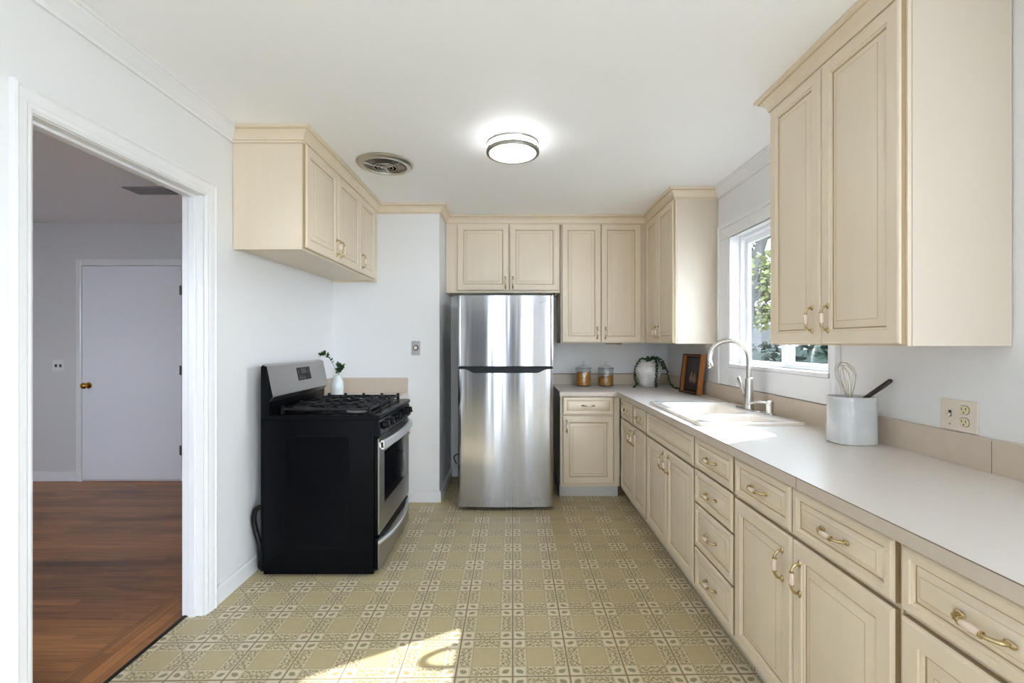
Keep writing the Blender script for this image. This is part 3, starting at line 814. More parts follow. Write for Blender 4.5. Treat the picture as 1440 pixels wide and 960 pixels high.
# ------------------------------------------------------------------ refrigerator
FX0, FX1, FY = -.434, .3215, 3.612
fr = thing('refrigerator', 'tall stainless steel top-freezer refrigerator in the alcove', 'refrigerator', ((FX0+FX1)/2, 4.0, 0))
bm = NB(); box(bm, FX0+.006, FX1-.006, FY+.078, 4.40, .03, 1.70); obj('cabinet', bm, M['fridge_side'], fr, 0, .004)
def fdoor(name, zb, ztop, bot_r=0):
    bm = NB(); n = 48; cols = []
    for i in range(n+1):
        u = i/n; x = FX0+(FX1-FX0)*u
        e = min(u, 1-u)*(FX1-FX0)
        bul = .010*(1-(2*u-1)**2) - (.008*max(0, 1-e/.010)**2)
        cols.append((x, FY-bul, ztop(x)))
    vf0 = [bm.verts.new((x, y, zb)) for x, y, z in cols]; vf1 = [bm.verts.new((x, y, z)) for x, y, z in cols]
    vb0 = [bm.verts.new((x, FY+.07, zb)) for x, y, z in cols]; vb1 = [bm.verts.new((x, FY+.07, z)) for x, y, z in cols]
    for i in range(n):
        bm.faces.new((vf0[i], vf0[i+1], vf1[i+1], vf1[i])); bm.faces.new((vb0[i+1], vb0[i], vb1[i], vb1[i+1]))
        bm.faces.new((vf1[i], vf1[i+1], vb1[i+1], vb1[i])); bm.faces.new((vf0[i+1], vf0[i], vb0[i], vb0[i+1]))
    bm.faces.new((vf0[0], vf1[0], vb1[0], vb0[0])); bm.faces.new((vf0[n], vb0[n], vb1[n], vf1[n]))
    return obj(name, bm, M['fridge_steel'], fr, 40)
fz_door = fdoor('freezer_door', 1.150, lambda x: 1.711)
def scoop(x):
    a, b = -.385, .275
    if x < a or x > b: return 1.126
    t = min((x-a)/.085, (b-x)/.085, 1); t = t*t*(3-2*t)
    return 1.126-.030*t
fd = fdoor('fridge_door', .034, scoop)
bm = NB(); box(bm, FX0+.003, FX1-.003, FY+.006, FY+.068, 1.085, 1.143)
prism(bm, [(FX0+.004, 1.1285), (FX1-.004, 1.1285), (FX1-.004, 1.1415), (FX0+.004, 1.1415)], 'Y', FY-.002, FY+.006)
obj('handle_recess', bm, M['plastic_black'], fr, 0, .001, label='black scooped pull between the two doors')
bm = NB(); tube(bm, smoothpath([(.215, FY-.0058, 1.657), (.228, FY-.0055, 1.652), (.246, FY-.0048, 1.662), (.262, FY-.0042, 1.661)], 5), .0022, 6, flat=1); obj('emblem', bm, M['range_steel'], fz_door, 50)
bm = NB(); box(bm, FX0+.02, FX1-.02, FY+.085, FY+.10, .012, .031); obj('grille', bm, M['plastic_black'], fr, 0)
for x in (FX0+.06, FX1-.06):
    for y in (FY+.13, 4.33):
        bm = NB(); lathe(bm, [(.022, .0005), (.022, .012), (.012, .016), (.012, .032)], (x, y, 0), 14); obj('foot', bm, M['plastic_black'], fr, 30)
bm = NB(); box(bm, FX1-.09, FX1-.012, FY+.012, FY+.12, 1.7115, 1.722); obj('hinge_cover', bm, M['plastic_black'], fr, 0, .003)
bm = NB(); tube(bm, smoothpath([(-.415, 4.402, .30), (-.47, 4.45, .27), (-.56, 4.515, .225), (-.585, 4.53, .19), (-.56, 4.53, .13)], 6), .005, 8); obj('power_cord', bm, M['plastic_black'], fr, 40)

# ------------------------------------------------------------------ gas range
RX0, RX1, RY0, RY1 = -1.425, -.795, 2.600, 3.358
rg = thing('gas_range', 'black and stainless steel freestanding gas range against the left wall', 'range', (-1.1, 2.98, 0))
bm = NB(); box(bm, RX0, RX1, RY0, RY1, .014, .894); obj('body', bm, M['black'], rg, 0, .003)
for s, yy in ((1, RY0),):
    bm = NB()
    T = Matrix.Translation((RX0, yy, 0))
    rings = []
    def rrz(d, y, r):
        x0, x1, a, b = .115+d, .495-d, .16+d, .805-d
        return [(T @ Vector((p[0], y, p[1]))) for p in [(q[0], q[1]) for q in rr((x0+x1)/2, (a+b)/2, (x1-x0)/2, (b-a)/2, r, 0)]]
    loft(bm, [rrz(0, .001, .035), rrz(0, -.0004, .035), rrz(.003, -.0012, .031), rrz(.006, -.0012, .029), rrz(.009, -.0004, .026)])
    obj('side_panel', bm, M['black'], rg, 30)
for x in (RX0+.05, RX1-.05):
    for y in (RY0+.05, RY1-.05):
        bm = NB(); lathe(bm, [(.018, .0005), (.018, .010), (.01, .012), (.01, .015)], (x, y, 0), 12); obj('foot', bm, M['plastic_black'], rg, 30)
# backguard
bm = NB()
prism(bm, [(-1.440, .03), (-1.4255, .03), (-1.4255, .895), (-1.392, .895), (-1.388, 1.000), (-1.370, 1.028), (-1.405, 1.200), (-1.430, 1.208), (-1.440, 1.200)], 'Y', RY0, RY1)
obj('backguard', bm, M['black'], rg, 20, .002)
bg = None
bm = NB()
prism(bm, [(-1.3885, 1.003), (-1.3640, 1.028), (-1.4000, 1.2035), (-1.4300, 1.2120), (-1.4300, 1.2085), (-1.4045, 1.2005), (-1.3695, 1.0285), (-1.3875, 1.0005)][::-1], 'Y', RY0-.001, RY1+.001)
fas = obj('fascia', bm, M['range_steel'], rg, 20, label='tilted stainless steel backguard front')
# display on the tilted face
ax = Vector((-1.4000+1.3640, 0, 1.2035-1.028)); ax.normalize(); nrm = Vector((ax.z, 0, -ax.x))
def on_face(h, y, d): return Vector((-1.3640, 0, 1.028)) + ax*h + nrm*d + Vector((0, y, 0))
def facebox(bm, h0, h1, y0, y1, d0, d1, mi=0):
    v = [bm.verts.new(on_face(h, y, d)) for d in (d0, d1) for h, y in ((h0, y0), (h0, y1), (h1, y1), (h1, y0))]
    for f in ((0, 3, 2, 1), (4, 5, 6, 7), (0, 1, 5, 4), (1, 2, 6, 5), (2, 3, 7, 6), (3, 0, 4, 7)): bm.faces.new([v[i] for i in f]).material_index = mi
bm = NB(); facebox(bm, .066, .150, 2.93, 3.115, -.001, .0014, 0)
facebox(bm, .108, .140, 2.985, 3.06, .0014, .0018, 1)
for k in range(3):
    facebox(bm, .080, .084, 2.950+k*.03, 2.966+k*.03, .0014, .0018, 2); facebox(bm, .092, .095, 2.955+k*.03, 2.962+k*.03, .0014, .0018, 2)
facebox(bm, .118, .124, 2.945, 2.955, .0014, .0018, 2); facebox(bm, .118, .124, 3.085, 3.095, .0014, .0018, 2)
obj('display', bm, [M['plastic_black'], M['blackglass'], M['vent_grey']], fas, 0, label='black clock and button panel')
# cooktop
bm = NB()
prism(bm, [(-1.391, .8945), (-.770, .8945), (-.757, .900), (-.757, .916), (-.764, .922), (-1.391, .922)], 'Y', RY0-.004, RY1+.004)
ck = obj('cooktop', bm, M['black'], rg, 20, .003)
bm = NB()
rings = [rr(-1.085, 2.979, .262, .342, .03, .9222), rr(-1.085, 2.979, .258, .338, .028, .9255), rr(-1.085, 2.979, .252, .332, .024, .9255), rr(-1.085, 2.979, .246, .326, .022, .9225)]
loft(bm, rings, 0, True, False, True); obj('spill_tray', bm, M['black'], rg, 30)
for (bx_, by_, br) in ((-1.22, 2.775, .040), (-.95, 2.775, .048), (-1.22, 3.18, .034), (-.95, 3.18, .044), (-1.085, 2.979, .042)):
    bm = NB(); lathe(bm, [(br+.014, .9227), (br+.012, .928), (br, .932), (br-.004, .938), (br-.006, .939)], (bx_, by_, 0), 24); bo = obj('burner', bm, M['range_steel'] if by_ < 2.8 and bx_ > -1 else M['blackmatte'], rg, 30)
    bm = NB(); lathe(bm, [(br-.004, .939), (br+.002, .941), (br+.002, .946), (br-.006, .949)], (bx_, by_, 0), 24); obj('burner_cap', bm, M['blackmatte'], bo, 30)
def grate(ya, yb):
    bm = NB(); xa, xb = -1.335, -.835; zt = .958; b = .0075
    def bar(x0, y0, x1, y1, z=zt, h=.012):
        d = Vector((x1-x0, y1-y0, 0)); L = d.length; d.normalize(); n = Vector((-d.y, d.x, 0))*b
        p0, p1 = Vector((x0, y0, 0)), Vector((x1, y1, 0))
        prof = lambda p: [p+n+Vector((0, 0, z-h)), p-n+Vector((0, 0, z-h)), p-n*.7+Vector((0, 0, z)), p+n*.7+Vector((0, 0, z))]
        loft(bm, [prof(p0), prof(p1)])
    bar(xa, ya, xb, ya); bar(xa, yb, xb, yb); bar(xa, ya, xa, yb); bar(xb, ya, xb, yb)
    ym = (ya+yb)/2; xm = (xa+xb)/2
    bar(xm, ya, xm, yb)
    for xc in (xa+.118, xb-.118):
        if yb-ya > .18:
            for k in range(4):
                a = PI/4+PI/2*k
                r0, r1 = .028, .10
                bar(xc+r0*math.cos(a), ym+r0*math.sin(a), max(xa, min(xb, xc+r1*1.1*math.cos(a))), max(ya, min(yb, ym+r1*1.15*math.sin(a))), zt+.004)
        bar(xc, ya, xc, ym-.03, zt+.003); bar(xc, ym+.03, xc, yb, zt+.003)
        bar(xa, ym, xc-.03, ym, zt+.003); bar(xc+.03, ym, xm, ym, zt+.003) if xc < xm else (bar(xm, ym, xc-.03, ym, zt+.003), bar(xc+.03, ym, xb, ym, zt+.003))
    # raised tips and feet
    for x in (xa, xa+.118, xm, xb-.118, xb):
        for y in (ya, yb):
            box(bm, x-.008, x+.008, y-.008, y+.008, zt-.012, zt+.012)
    for x in (xa, xb):
        for y in (ya, yb): box(bm, x-.009, x+.009, y-.009, y+.009, .924, zt-.01)
    return obj('grate', bm, M['blackmatte'], rg, 20)
grate(2.645, 2.868); grate(2.884, 3.074); grate(3.090, 3.313)
# control panel and knobs
bm = NB()
prism(bm, [(RX1, .800), (-.760, .800), (-.752, .812), (-.766, .8935), (RX1, .8935)], 'Y', RY0, RY1); obj('control_panel', bm, M['black'], rg, 20, .003)
tn = math.atan2(.014, .08)
for y in (2.685, 2.790, 2.979, 3.168, 3.273):
    T = Matrix.Translation((-.760, y, .853)) @ Matrix.Rotation(-tn, 4, 'Y')
    bm = NB(); lathe(bm, [(.026, .0005), (.026, .006), (.022, .009), (.0205, .026), (.018, .029)], (0, 0, 0), 24, 0, 'X', T=T)
    box(bm, .026, .036, -.006, .006, -.020, .020, 0, T); obj('knob', bm, M['plastic_black'], rg, 30)
# oven door
def bowed(bm, za, zb, xa, bow, thick, ya, yb, n=16, dz=0):
    rings = []
    for i in range(n+1):
        u = i/n; y = ya+(yb-ya)*u; k = 1-(2*u-1)**2
        xo = xa+bow*k; zo = dz*k
        rings.append([(xo-thick, y, za+zo+.002), (xo-.002, y, za+zo), (xo, y, za+zo+.003), (xo, y, zb+zo-.004), (xo-.003, y, zb+zo), (xo-thick, y, zb+zo-.002)])
    loft(bm, rings)
bm = NB(); box(bm, RX1+.002, -.772, RY0+.004, RY1-.004, .232, .790); od = obj('oven_door', bm, M['black'], rg, 0, .004)
bm = NB()
fx0, fx1 = -.7715, -.7655
wy0, wy1, wz0, wz1 = 2.715, 3.243, .385, .690
box(bm, fx0, fx1, RY0+.008, wy0, .236, .785); box(bm, fx0, fx1, wy1, RY1-.008, .236, .785); box(bm, fx0, fx1, wy0, wy1, .236, wz0); box(bm, fx0, fx1, wy0, wy1, wz1, .785)
obj('door_skin', bm, M['range_steel'], od, 0, label='brushed steel face of the oven door')
bm = NB(); box(bm, fx0, fx1-.003, wy0, wy1, wz0, wz1); obj('oven_window', bm, M['blackglass'], od, 0, label='black oven window')
bm = NB(); bowed(bm, .724, .776, -.738, .022, .018, RY0+.012, RY1-.012)
for y in (RY0+.02, RY1-.02): box(bm, -.767, -.742, y-.008, y+.008, .735, .765)
obj('handle', bm, M['handle_steel'], od, 30, label='wide bowed silver handle bar')
# drawer
bm = NB(); box(bm, RX1+.002, -.772, RY0+.004, RY1-.004, .034, .214); dw = obj('drawer', bm, M['black'], rg, 0, .004)
bm = NB(); box(bm, fx0, fx1, RY0+.006, RY1-.006, .036, .186); obj('drawer_skin', bm, M['range_steel'], dw, 0, label='brushed steel drawer front')
bm = NB(); bowed(bm, .182, .202, -.762, .034, .022, RY0+.008, RY1-.008, dz=-.022); obj('handle', bm, M['handle_steel'], dw, 30, label='curved silver pull along the drawer top')
bm = NB(); tube(bm, smoothpath([(-1.436, 2.630, .385), (-1.455, 2.618, .392), (-1.478, 2.612, .372), (-1.484, 2.610, .32), (-1.470, 2.608, .25), (-1.450, 2.606, .18), (-1.446, 2.606, .11), (-1.450, 2.615, .05), (-1.436, 2.64, .03)], 6), .0145, 12); obj('gas_hose', bm, M['plastic_black'], rg, 40, label='thick black flexible hose behind the range')

# ------------------------------------------------------------------ ceiling light, fan, plates
lx, ly = 0.0, 2.60
cl = thing('ceiling_light', 'round flush ceiling light with two nickel rings, lit', 'ceiling light', (lx, ly, CEIL-.09))
bm = NB(); lathe(bm, [(.125, CEIL-.0008), (.125, CEIL-.012), (.0, CEIL-.012)][:2], (lx, ly, 0), 48); obj('canopy', bm, M['white_plastic'], cl, 30)
bm = NB(); lathe(bm, [(.128, CEIL-.013), (.132, CEIL-.02), (.132, CEIL-.068), (.126, CEIL-.080), (.09, CEIL-.088), (.03, CEIL-.091)], (lx, ly, 0), 48); obj('diffuser', bm, M['lamp'], cl, 40, label='glowing white glass drum')
for nm, zt, zb in (('ring', CEIL-.022, CEIL-.036), ('ring', CEIL-.062, CEIL-.080)):
    bm = NB(); lathe(bm, [(.1335, zt), (.150, zt), (.152, (zt+zb)/2), (.150, zb), (.1335, zb), (.1335, zt)], (lx, ly, 0), 56, 0, 'Z', False, False); obj(nm, bm, M['ring_nickel'], cl, 30)
for k in range(4):
    a = PI/2*k+PI/2; bm = NB()
    tube(bm, [(lx+.146*math.cos(a), ly+.146*math.sin(a), CEIL-.004), (lx+.146*math.cos(a), ly+.146*math.sin(a), CEIL-.078)], .003, 8); obj('post', bm, M['nickel'], cl, 30)

vx, vy = -.825, 2.945
ef = thing('exhaust_fan', 'round metal exhaust fan grille in the kitchen ceiling', 'exhaust fan', (vx, vy, CEIL-.03))
bm = NB(); lathe(bm, [(.175, CEIL-.0008), (.178, CEIL-.005), (.172, CEIL-.014), (.150, CEIL-.022), (.138, CEIL-.022), (.132, CEIL-.014), (.132, CEIL-.002)], (vx, vy, 0), 56, 0, 'Z', False, False); obj('rim', bm, M['vent_metal'], ef, 40)
bm = NB(); lathe(bm, [(.133, CEIL-.003), (.02, CEIL-.003)], (vx, vy, 0), 40); obj('housing', bm, M['vent_dark'], ef, 0)
for rr_ in (.072, .050, .028):
    bm = NB(); pts = [(vx+rr_*math.cos(2*PI*k/40), vy+rr_*math.sin(2*PI*k/40), CEIL-.026-.0*rr_) for k in range(40)]; tube(bm, pts, .0030, 8, closed=True); obj('guard_ring', bm, M['vent_metal'], ef, 50)
for k in range(3):
    a = PI/2+2*PI*k/3; bm = NB(); tube(bm, [(vx+.010*math.cos(a), vy+.010*math.sin(a), CEIL-.027), (vx+.080*math.cos(a), vy+.080*math.sin(a), CEIL-.026), (vx+.142*math.cos(a), vy+.142*math.sin(a), CEIL-.017)], .0042, 8); obj('spoke', bm, M['vent_metal'], ef, 50)
bm = NB(); lathe(bm, [(.012, CEIL-.024), (.012, CEIL-.029), (.006, CEIL-.031)], (vx, vy, 0), 20); obj('hub', bm, M['vent_metal'], ef, 40)
bm = NB()
for k in range(72):
    a = 2*PI*k/72
    tube(bm, [(vx+.078*math.cos(a), vy+.078*math.sin(a), CEIL-.021), (vx+.134*math.cos(a), vy+.134*math.sin(a), CEIL-.012)], .0020, 5)
obj('grille', bm, M['vent_dark2'], ef, 40, label='brownish ring of fine radial fins')

tp = thing('wall_switch', 'steel plate with one round button on the white end wall by the fridge', 'wall switch', (-.812, YE, 1.23))
bm = NB(); box(bm, -.849, -.775, YE-.005, YE-.0008, 1.231, 1.351); obj('plate', bm, M['range_steel'], tp, 0, .002)
bm = NB(); lathe(bm, [(.023, .0), (.023, .004), (.018, .006)], (-.812, YE-.005, 1.293), 24, 0, 'Y'); obj('collar', bm, M['dark'], tp, 30)
bm = NB(); lathe(bm, [(.015, .004), (.015, .016), (.012, .019)], (-.812, YE-.005, 1.293), 24, 0, 'Y'); obj('button', bm, M['ivory'], tp, 30)
for z in (1.247, 1.335):
    bm = NB(); lathe(bm, [(.004, 0), (.003, .002)], (-.812, YE-.005, z), 10, 0, 'Y'); obj('screw', bm, M['nickel'], tp, 30)

op = thing('outlet_plate', 'ivory wall plate with a toggle switch and a double outlet above the backsplash', 'outlet', (XR, 1.577, 1.03))
bm = NB(); box(bm, XR-.006, XR-.0008, 1.512, 1.642, 1.032, 1.140); obj('plate', bm, M['ivory'], op, 0, .003)
bm = NB(); box(bm, XR-.0068, XR-.005, 1.602, 1.612, 1.079, 1.101, 1); prism(bm, [(XR-.006, 1.082), (XR-.018, 1.080), (XR-.018, 1.087), (XR-.006, 1.092)], 'Y', 1.604, 1.610, 0); obj('toggle', bm, [M['ivory'], M['dark']], op, 0)
for z in (1.108, 1.066):
    bm = NB()
    pts = rr(1.556, z, .0165, .0145, .012, 0)
    loft(bm, [[(XR-.0055, p[0], p[1]) for p in pts], [(XR-.0080, p[0], p[1]) for p in pts], [(XR-.0086, 1.556+(p[0]-1.556)*.95, z+(p[1]-z)*.95) for p in pts]])
    loft(bm, [[(XR-d, 1.556+(p[0]-1.556)*1.09, z+(p[1]-z)*1.09) for p in pts] for d in (.0055, .0064)], 1)
    for y in (1.549, 1.563): box(bm, XR-.0089, XR-.008, y-.0013, y+.0013, z-.001, z+.008, 1)
    lathe(bm, [(.0026, XR-.0089), (.0026, XR-.008)], (0, 1.556, z-.008), 10, 1, 'X'); obj('receptacle', bm, [M['ivory_outlet'], M['dark']], op, 30)
bm = NB(); lathe(bm, [(.003, XR-.0068), (.003, XR-.0055)], (0, 1.607, 1.053), 10, 0, 'X'); obj('screw', bm, M['nickel'], op, 30)

# ------------------------------------------------------------------ things on the counters
def jar(name, x, y, fill, label, clabel, slope):
    z = CT+.0005
    t = thing(name, label, 'jar', (x, y, z))
    bm = NB(); lathe(bm, [(.060, 0), (.071, .004), (.074, .012), (.074, .150), (.070, .160), (.069, .166), (.066, .166), (.066, .158), (.070, .148), (.070, .012), (.066, .008), (.02, .008)], (x, y, z), 36); obj('glass_body', bm, M['jar'], t, 40)
    bm = NB(); lathe(bm, [(.069, .1665), (.076, .1665), (.077, .171), (.076, .176), (.069, .176)], (x, y, z), 36); obj('rim', bm, M['vent_grey'], t, 30, label='grey metal sealing rim')
    bm = NB(); lathe(bm, [(.072, .1765), (.070, .181), (.050, .192), (.020, .203), (.010, .207), (.008, .212), (.013, .220), (.014, .228), (.009, .235), (.002, .237)], (x, y, z), 32); obj('lid', bm, M['jar'], t, 40)
    bm = NB(); rnd = random.Random(fill*1000)
    prof = []
    rings = []
    n = 24; zb_ = .0128
    for zz in [k/8 for k in range(9)]:
        ring = []
        for i in range(n):
            a = 2*PI*i/n; r = .0672+rnd.uniform(-.0016, .0012)
            top = fill+slope*math.cos(a+.4)*.5
            ring.append((x+r*math.cos(a), y+r*math.sin(a), z+zb_+zz*(top-.003)+(rnd.uniform(-.002, .002) if 0 < zz < 1 else 0)))
        rings.append(ring)
    rings.append([(x+(p[0]-x)*.5, y+(p[1]-y)*.5, z+.0095+fill+.006) for p in rings[-1]])
    loft(bm, rings)
    for k in range(150):
        a = rnd.uniform(0, 2*PI); r = .0655; top = fill+slope*math.cos(a+.4)*.5
        zz = rnd.uniform(.013, max(.016, top-.004)); c = Vector((x+r*math.cos(a), y+r*math.sin(a), z+.014+zz)); d = Vector((-math.sin(a), math.cos(a), rnd.uniform(-1.5, 1.5))).normalized()*.007
        tube(bm, [c-d, c, c+d], [.003, .0036, .003], 5)
    for k in range(60):
        a = rnd.uniform(0, 2*PI); r = .06*math.sqrt(rnd.random()); top = fill+slope*math.cos(a+.4)*.5*(r/.067)
        c = Vector((x+r*math.cos(a), y+r*math.sin(a), z+.013+top)); d = Vector((rnd.uniform(-1, 1), rnd.uniform(-1, 1), rnd.uniform(-.4, .4))).normalized()*.007
        tube(bm, [c-d, c, c+d], [.003, .004, .003], 5)
    tag(obj('pasta', bm, M['pasta'], None, 40), clabel, 'dry food', None, 'stuff')
jar('glass_jar', .675, 4.345, .118, 'glass storage jar nearer the fridge, almost full of amber pasta', 'amber pasta filling the fuller jar nearer the fridge', .006)
jar('glass_jar', .888, 4.345, .080, 'glass storage jar nearer the corner, only half filled', 'amber pasta half filling the jar nearer the corner', .030)

# round white vase with trailing plant
vx_, vy_ = 1.275, 4.28; vz = CT+.0005
bm = NB(); lathe(bm, [(.050, 0), (.058, .004), (.078, .040), (.104, .095), (.117, .145), (.114, .180), (.092, .208), (.062, .222), (.060, .232), (.064, .238), (.056, .240), (.053, .228), (.06, .216), (.04, .150), (.01, .15)], (vx_, vy_, vz), 40)
tag(obj('round_vase', bm, M['vase'], None, 50), 'round white textured ceramic vase in the counter corner', 'vase')
tpn = thing('trailing_plant', 'green trailing succulent spilling out of the round white vase', 'plant', (vx_, vy_, vz+.22))
strands = [
    [(vx_+.01, vy_-.02, vz+.24), (vx_+.030, vy_-.070, vz+.262), (vx_+.040, vy_-.118, vz+.225), (vx_+.038, vy_-.134, vz+.15), (vx_+.030, vy_-.130, vz+.075), (vx_+.030, vy_-.128, vz+.012)],
    [(vx_+.02, vy_-.02, vz+.24), (vx_+.075, vy_-.050, vz+.265), (vx_+.125, vy_-.070, vz+.215), (vx_+.150, vy_-.085, vz+.14), (vx_+.158, vy_-.110, vz+.07), (vx_+.175, vy_-.170, vz+.015), (vx_+.190, vy_-.26, vz+.010), (vx_+.190, vy_-.33, vz+.010)],
    [(vx_-.01, vy_+.01, vz+.24), (vx_-.050, vy_+.045, vz+.250), (vx_-.085, vy_+.09, vz+.20), (vx_-.10, vy_+.10, vz+.12), (vx_-.105, vy_+.05, vz+.055), (vx_-.115, vy_-.03, vz+.030), (vx_-.165, vy_-.10, vz+.010)],
    [(vx_, vy_, vz+.24), (vx_+.04, vy_-.03, vz+.268), (vx_+.095, vy_-.085, vz+.225), (vx_+.112, vy_-.10, vz+.17)],
    [(vx_-.01, vy_-.01, vz+.24), (vx_-.02, vy_-.05, vz+.268), (vx_-.03, vy_-.085, vz+.243)]]
bm = NB(); bl = NB(); rnd = random.Random(3)
for st in strands:
    st = [(p[0], p[1], p[2]+(.014 if i < 2 else 0)) for i, p in enumerate(st)]
    P = smoothpath(st, 8); tube(bm, P, .0018, 6)
    for i, p in enumerate(P):
        for k in range(3):
            o = Vector((rnd.uniform(-1, 1), rnd.uniform(-1, .6), rnd.uniform(-.8, .8)))*.009
            q = p+o
            if q.z < vz+.007: q.z = vz+.007
            ball(bl, q, rnd.uniform(.0045, .0075), 0, 7, 5, (1, 1, .8))
obj('stems', bm, M['stem'], tpn, 40); obj('leaves', bl, M['leaf'], tpn, 60)

# leaning picture frame
pf_loc = (1.418, 3.69, CT+.0065)
ang = RR + math.radians(11)
pf = thing('picture_frame', 'deep oak frame with a dark still life print leaning on the wall by the sink', 'picture frame', pf_loc, ang)
T = Matrix.Translation(pf_loc) @ Matrix.Rotation(ang, 4, 'Z') @ Matrix.Rotation(math.radians(-7), 4, 'X')
w_, h_, dp, bw = .250, .320, .046, .016
bm = NB()
x0, x1 = -w_/2, w_/2
box(bm, x0, x0+bw, 0, dp, .0005, h_, 0, T); box(bm, x1-bw, x1, 0, dp, .0005, h_, 0, T); box(bm, x0+bw, x1-bw, 0, dp, .0005, bw, 0, T); box(bm, x0+bw, x1-bw, 0, dp, h_-bw, h_, 0, T)
obj('frame', bm, M['frame_wood'], pf, 0, .0015)
bm = NB()
for q in ((x0, x0+.012, -.004, -.0002, .0005, h_), (x1-.012, x1, -.004, -.0002, .0005, h_), (x0+.012, x1-.012, -.004, -.0002, .0005, .014), (x0+.012, x1-.012, -.004, -.0002, h_-.012, h_)): box(bm, *q, 0, T)
obj('front_lip', bm, M['dark_wood'], pf, 0, .001, label='dark brown front edge of the frame')
bm = NB(); box(bm, x0+bw, x1-bw, .028, .040, bw, h_-bw, 0, T); obj('mount', bm, M['plastic_black'], pf, 0)
bm = NB(); box(bm, x0+bw+.012, x1-bw-.012, .025, .0278, bw+.014, h_-bw-.014, 0); 
me_t = T; bm.transform(T); pic = obj('print', bm, M['picture'], pf, 0, label='dark still life with two pale fruits')

# utensil crock, whisk and spatula
kx, ky = 1.418, 1.905; kz = CT+.0005
def se(hx, hy, z, n=40, e=2.8):
    out = []
    for i in range(n):
        a = 2*PI*i/n; c, s = math.cos(a), math.sin(a)
        out.append((kx+hx*math.copysign(abs(c)**(2/e), c), ky+hy*math.copysign(abs(s)**(2/e), s), kz+z))
    return out
bm = NB()
R = loft(bm, [se(.080, .066, 0), se(.086, .070, .004), se(.087, .071, .02), se(.084, .070, .10), se(.083, .069, .178), se(.084, .070, .190), se(.082, .068, .194), se(.076, .062, .194), se(.074, .060, .186), se(.076, .062, .02), se(.070, .056, .012)])
bm.faces.ensure_lookup_table()
for f in bm.faces:
    if all(v.co.z > kz+.1925 for v in f.verts): f.material_index = 1
tag(obj('utensil_crock', bm, [M['crock'], M['crock_rim']], None, 40), 'squarish glazed grey-white utensil crock on the counter', 'crock')
wk = thing('whisk', 'wire whisk standing head up in the grey-white crock', 'whisk', (kx-.025, ky, kz+.02))
bx0, by0 = kx-.012, ky-.022
bm = NB(); tube(bm, [(bx0+.012, by0-.004, kz+.016), (bx0-.006, by0, kz+.14), (bx0-.008, by0, kz+.185)], [.007, .008, .006], 12); obj('grip', bm, M['wire'], wk, 40)
for k in range(5):
    a = PI*k/5+.2; w = .034+.004*(k % 2)
    pts = []
    for i in range(21):
        u = i/20; th = 2*PI*u
        rad = w*math.sin(PI*u*1.0)*(1 if u < .5 else 1)
    prof = [(.004, .18), (.012, .215), (.026, .255), (.034, .29), (.028, .318), (.012, .333), (0, .336)]
    ps = smoothpath([(d*w/.034, z, 0) for d, z in prof], 4)
    full = [(-p[0], p[1]) for p in ps][:-1] + [(p[0], p[1]) for p in ps[::-1]]
    pts = [(bx0-.008+d*math.cos(a)-(z-.18)*.16, by0+d*math.sin(a)+(z-.18)*.05, kz+z-.012*(k % 3)) for d, z in full]
    bm = NB(); tube(bm, pts, .0012, 6); obj('wire_loop', bm, M['wire'], wk, 50)
sp_ = thing('spatula', 'spatula with a dark wooden handle leaning out of the crock', 'utensil', (kx+.05, ky, kz+.02))
bm = NB()
tube(bm, [(kx+.036, ky+.026, kz+.140), (kx+.054, ky-.010, kz+.190), (kx+.10, ky-.045, kz+.243), (kx+.117, ky-.055, kz+.263), (kx+.121, ky-.057, kz+.268)], [.008, .009, .0095, .009, .005], 12); obj('handle', bm, M['dark_wood'], sp_, 40, label='dark wood handle')
bm = NB(); Tq = Matrix.Translation((kx, ky+.036, 0))
prism(bm, [(-.045, kz+.016), (-.005, kz+.016), (.040, kz+.10), (.040, kz+.155), (.030, kz+.155), (.010, kz+.11)], 'Y', -.010, -.006, T=Tq); obj('blade', bm, M['nickel'], sp_, 0)

# bud vase with sprigs behind the range
bx_, by_ = -1.372, 3.560; bz = CT-.0025
bm = NB(); lathe(bm, [(.030, 0), (.040, .004), (.049, .035), (.052, .075), (.046, .115), (.033, .143), (.024, .155), (.026, .166), (.022, .167), (.019, .155), (.03, .13), (.01, .125)], (bx_, by_, bz), 32)
tag(obj('bud_vase', bm, M['bottle'], None, 50), 'small white glazed vase on the short counter behind the range', 'vase')
spr = thing('leafy_sprigs', 'green leafy sprigs standing in the small white vase behind the range', 'plant', (bx_, by_, bz+.15))
bm = NB(); bl = NB(); rnd = random.Random(11)
def leaf(bm, p, d, L, W):
    d = Vector(d).normalized(); s = d.cross(Vector((rnd.uniform(-1, 1), rnd.uniform(-1, 1), rnd.uniform(-.3, 1)))).normalized(); n = d.cross(s)
    p = Vector(p)
    pts = [p, p+d*L*.35+s*W*.5+n*W*.1, p+d*L*.75+s*W*.4+n*W*.05, p+d*L, p+d*L*.75-s*W*.4+n*W*.05, p+d*L*.35-s*W*.5+n*W*.1]
    q = [x-n*.0006 for x in pts]
    A = [bm.verts.new(x) for x in pts]; B = [bm.verts.new(x) for x in q]
    bm.faces.new(A); bm.faces.new(B[::-1])
    for i in range(6): bm.faces.new((A[i], B[i], B[(i+1) % 6], A[(i+1) % 6]))
sp = [[(bx_, by_, bz+.13), (bx_+.01, by_, bz+.20), (bx_+.012, by_-.01, bz+.245)], [(bx_, by_, bz+.13), (bx_-.02, by_, bz+.22), (bx_-.06, by_-.01, bz+.30), (bx_-.10, by_-.02, bz+.345)],
      [(bx_, by_, bz+.13), (bx_+.02, by_-.01, bz+.19), (bx_+.05, by_-.02, bz+.235)], [(bx_-.06, by_-.01, bz+.30), (bx_-.105, by_-.01, bz+.318), (bx_-.115, by_-.01, bz+.325)]]
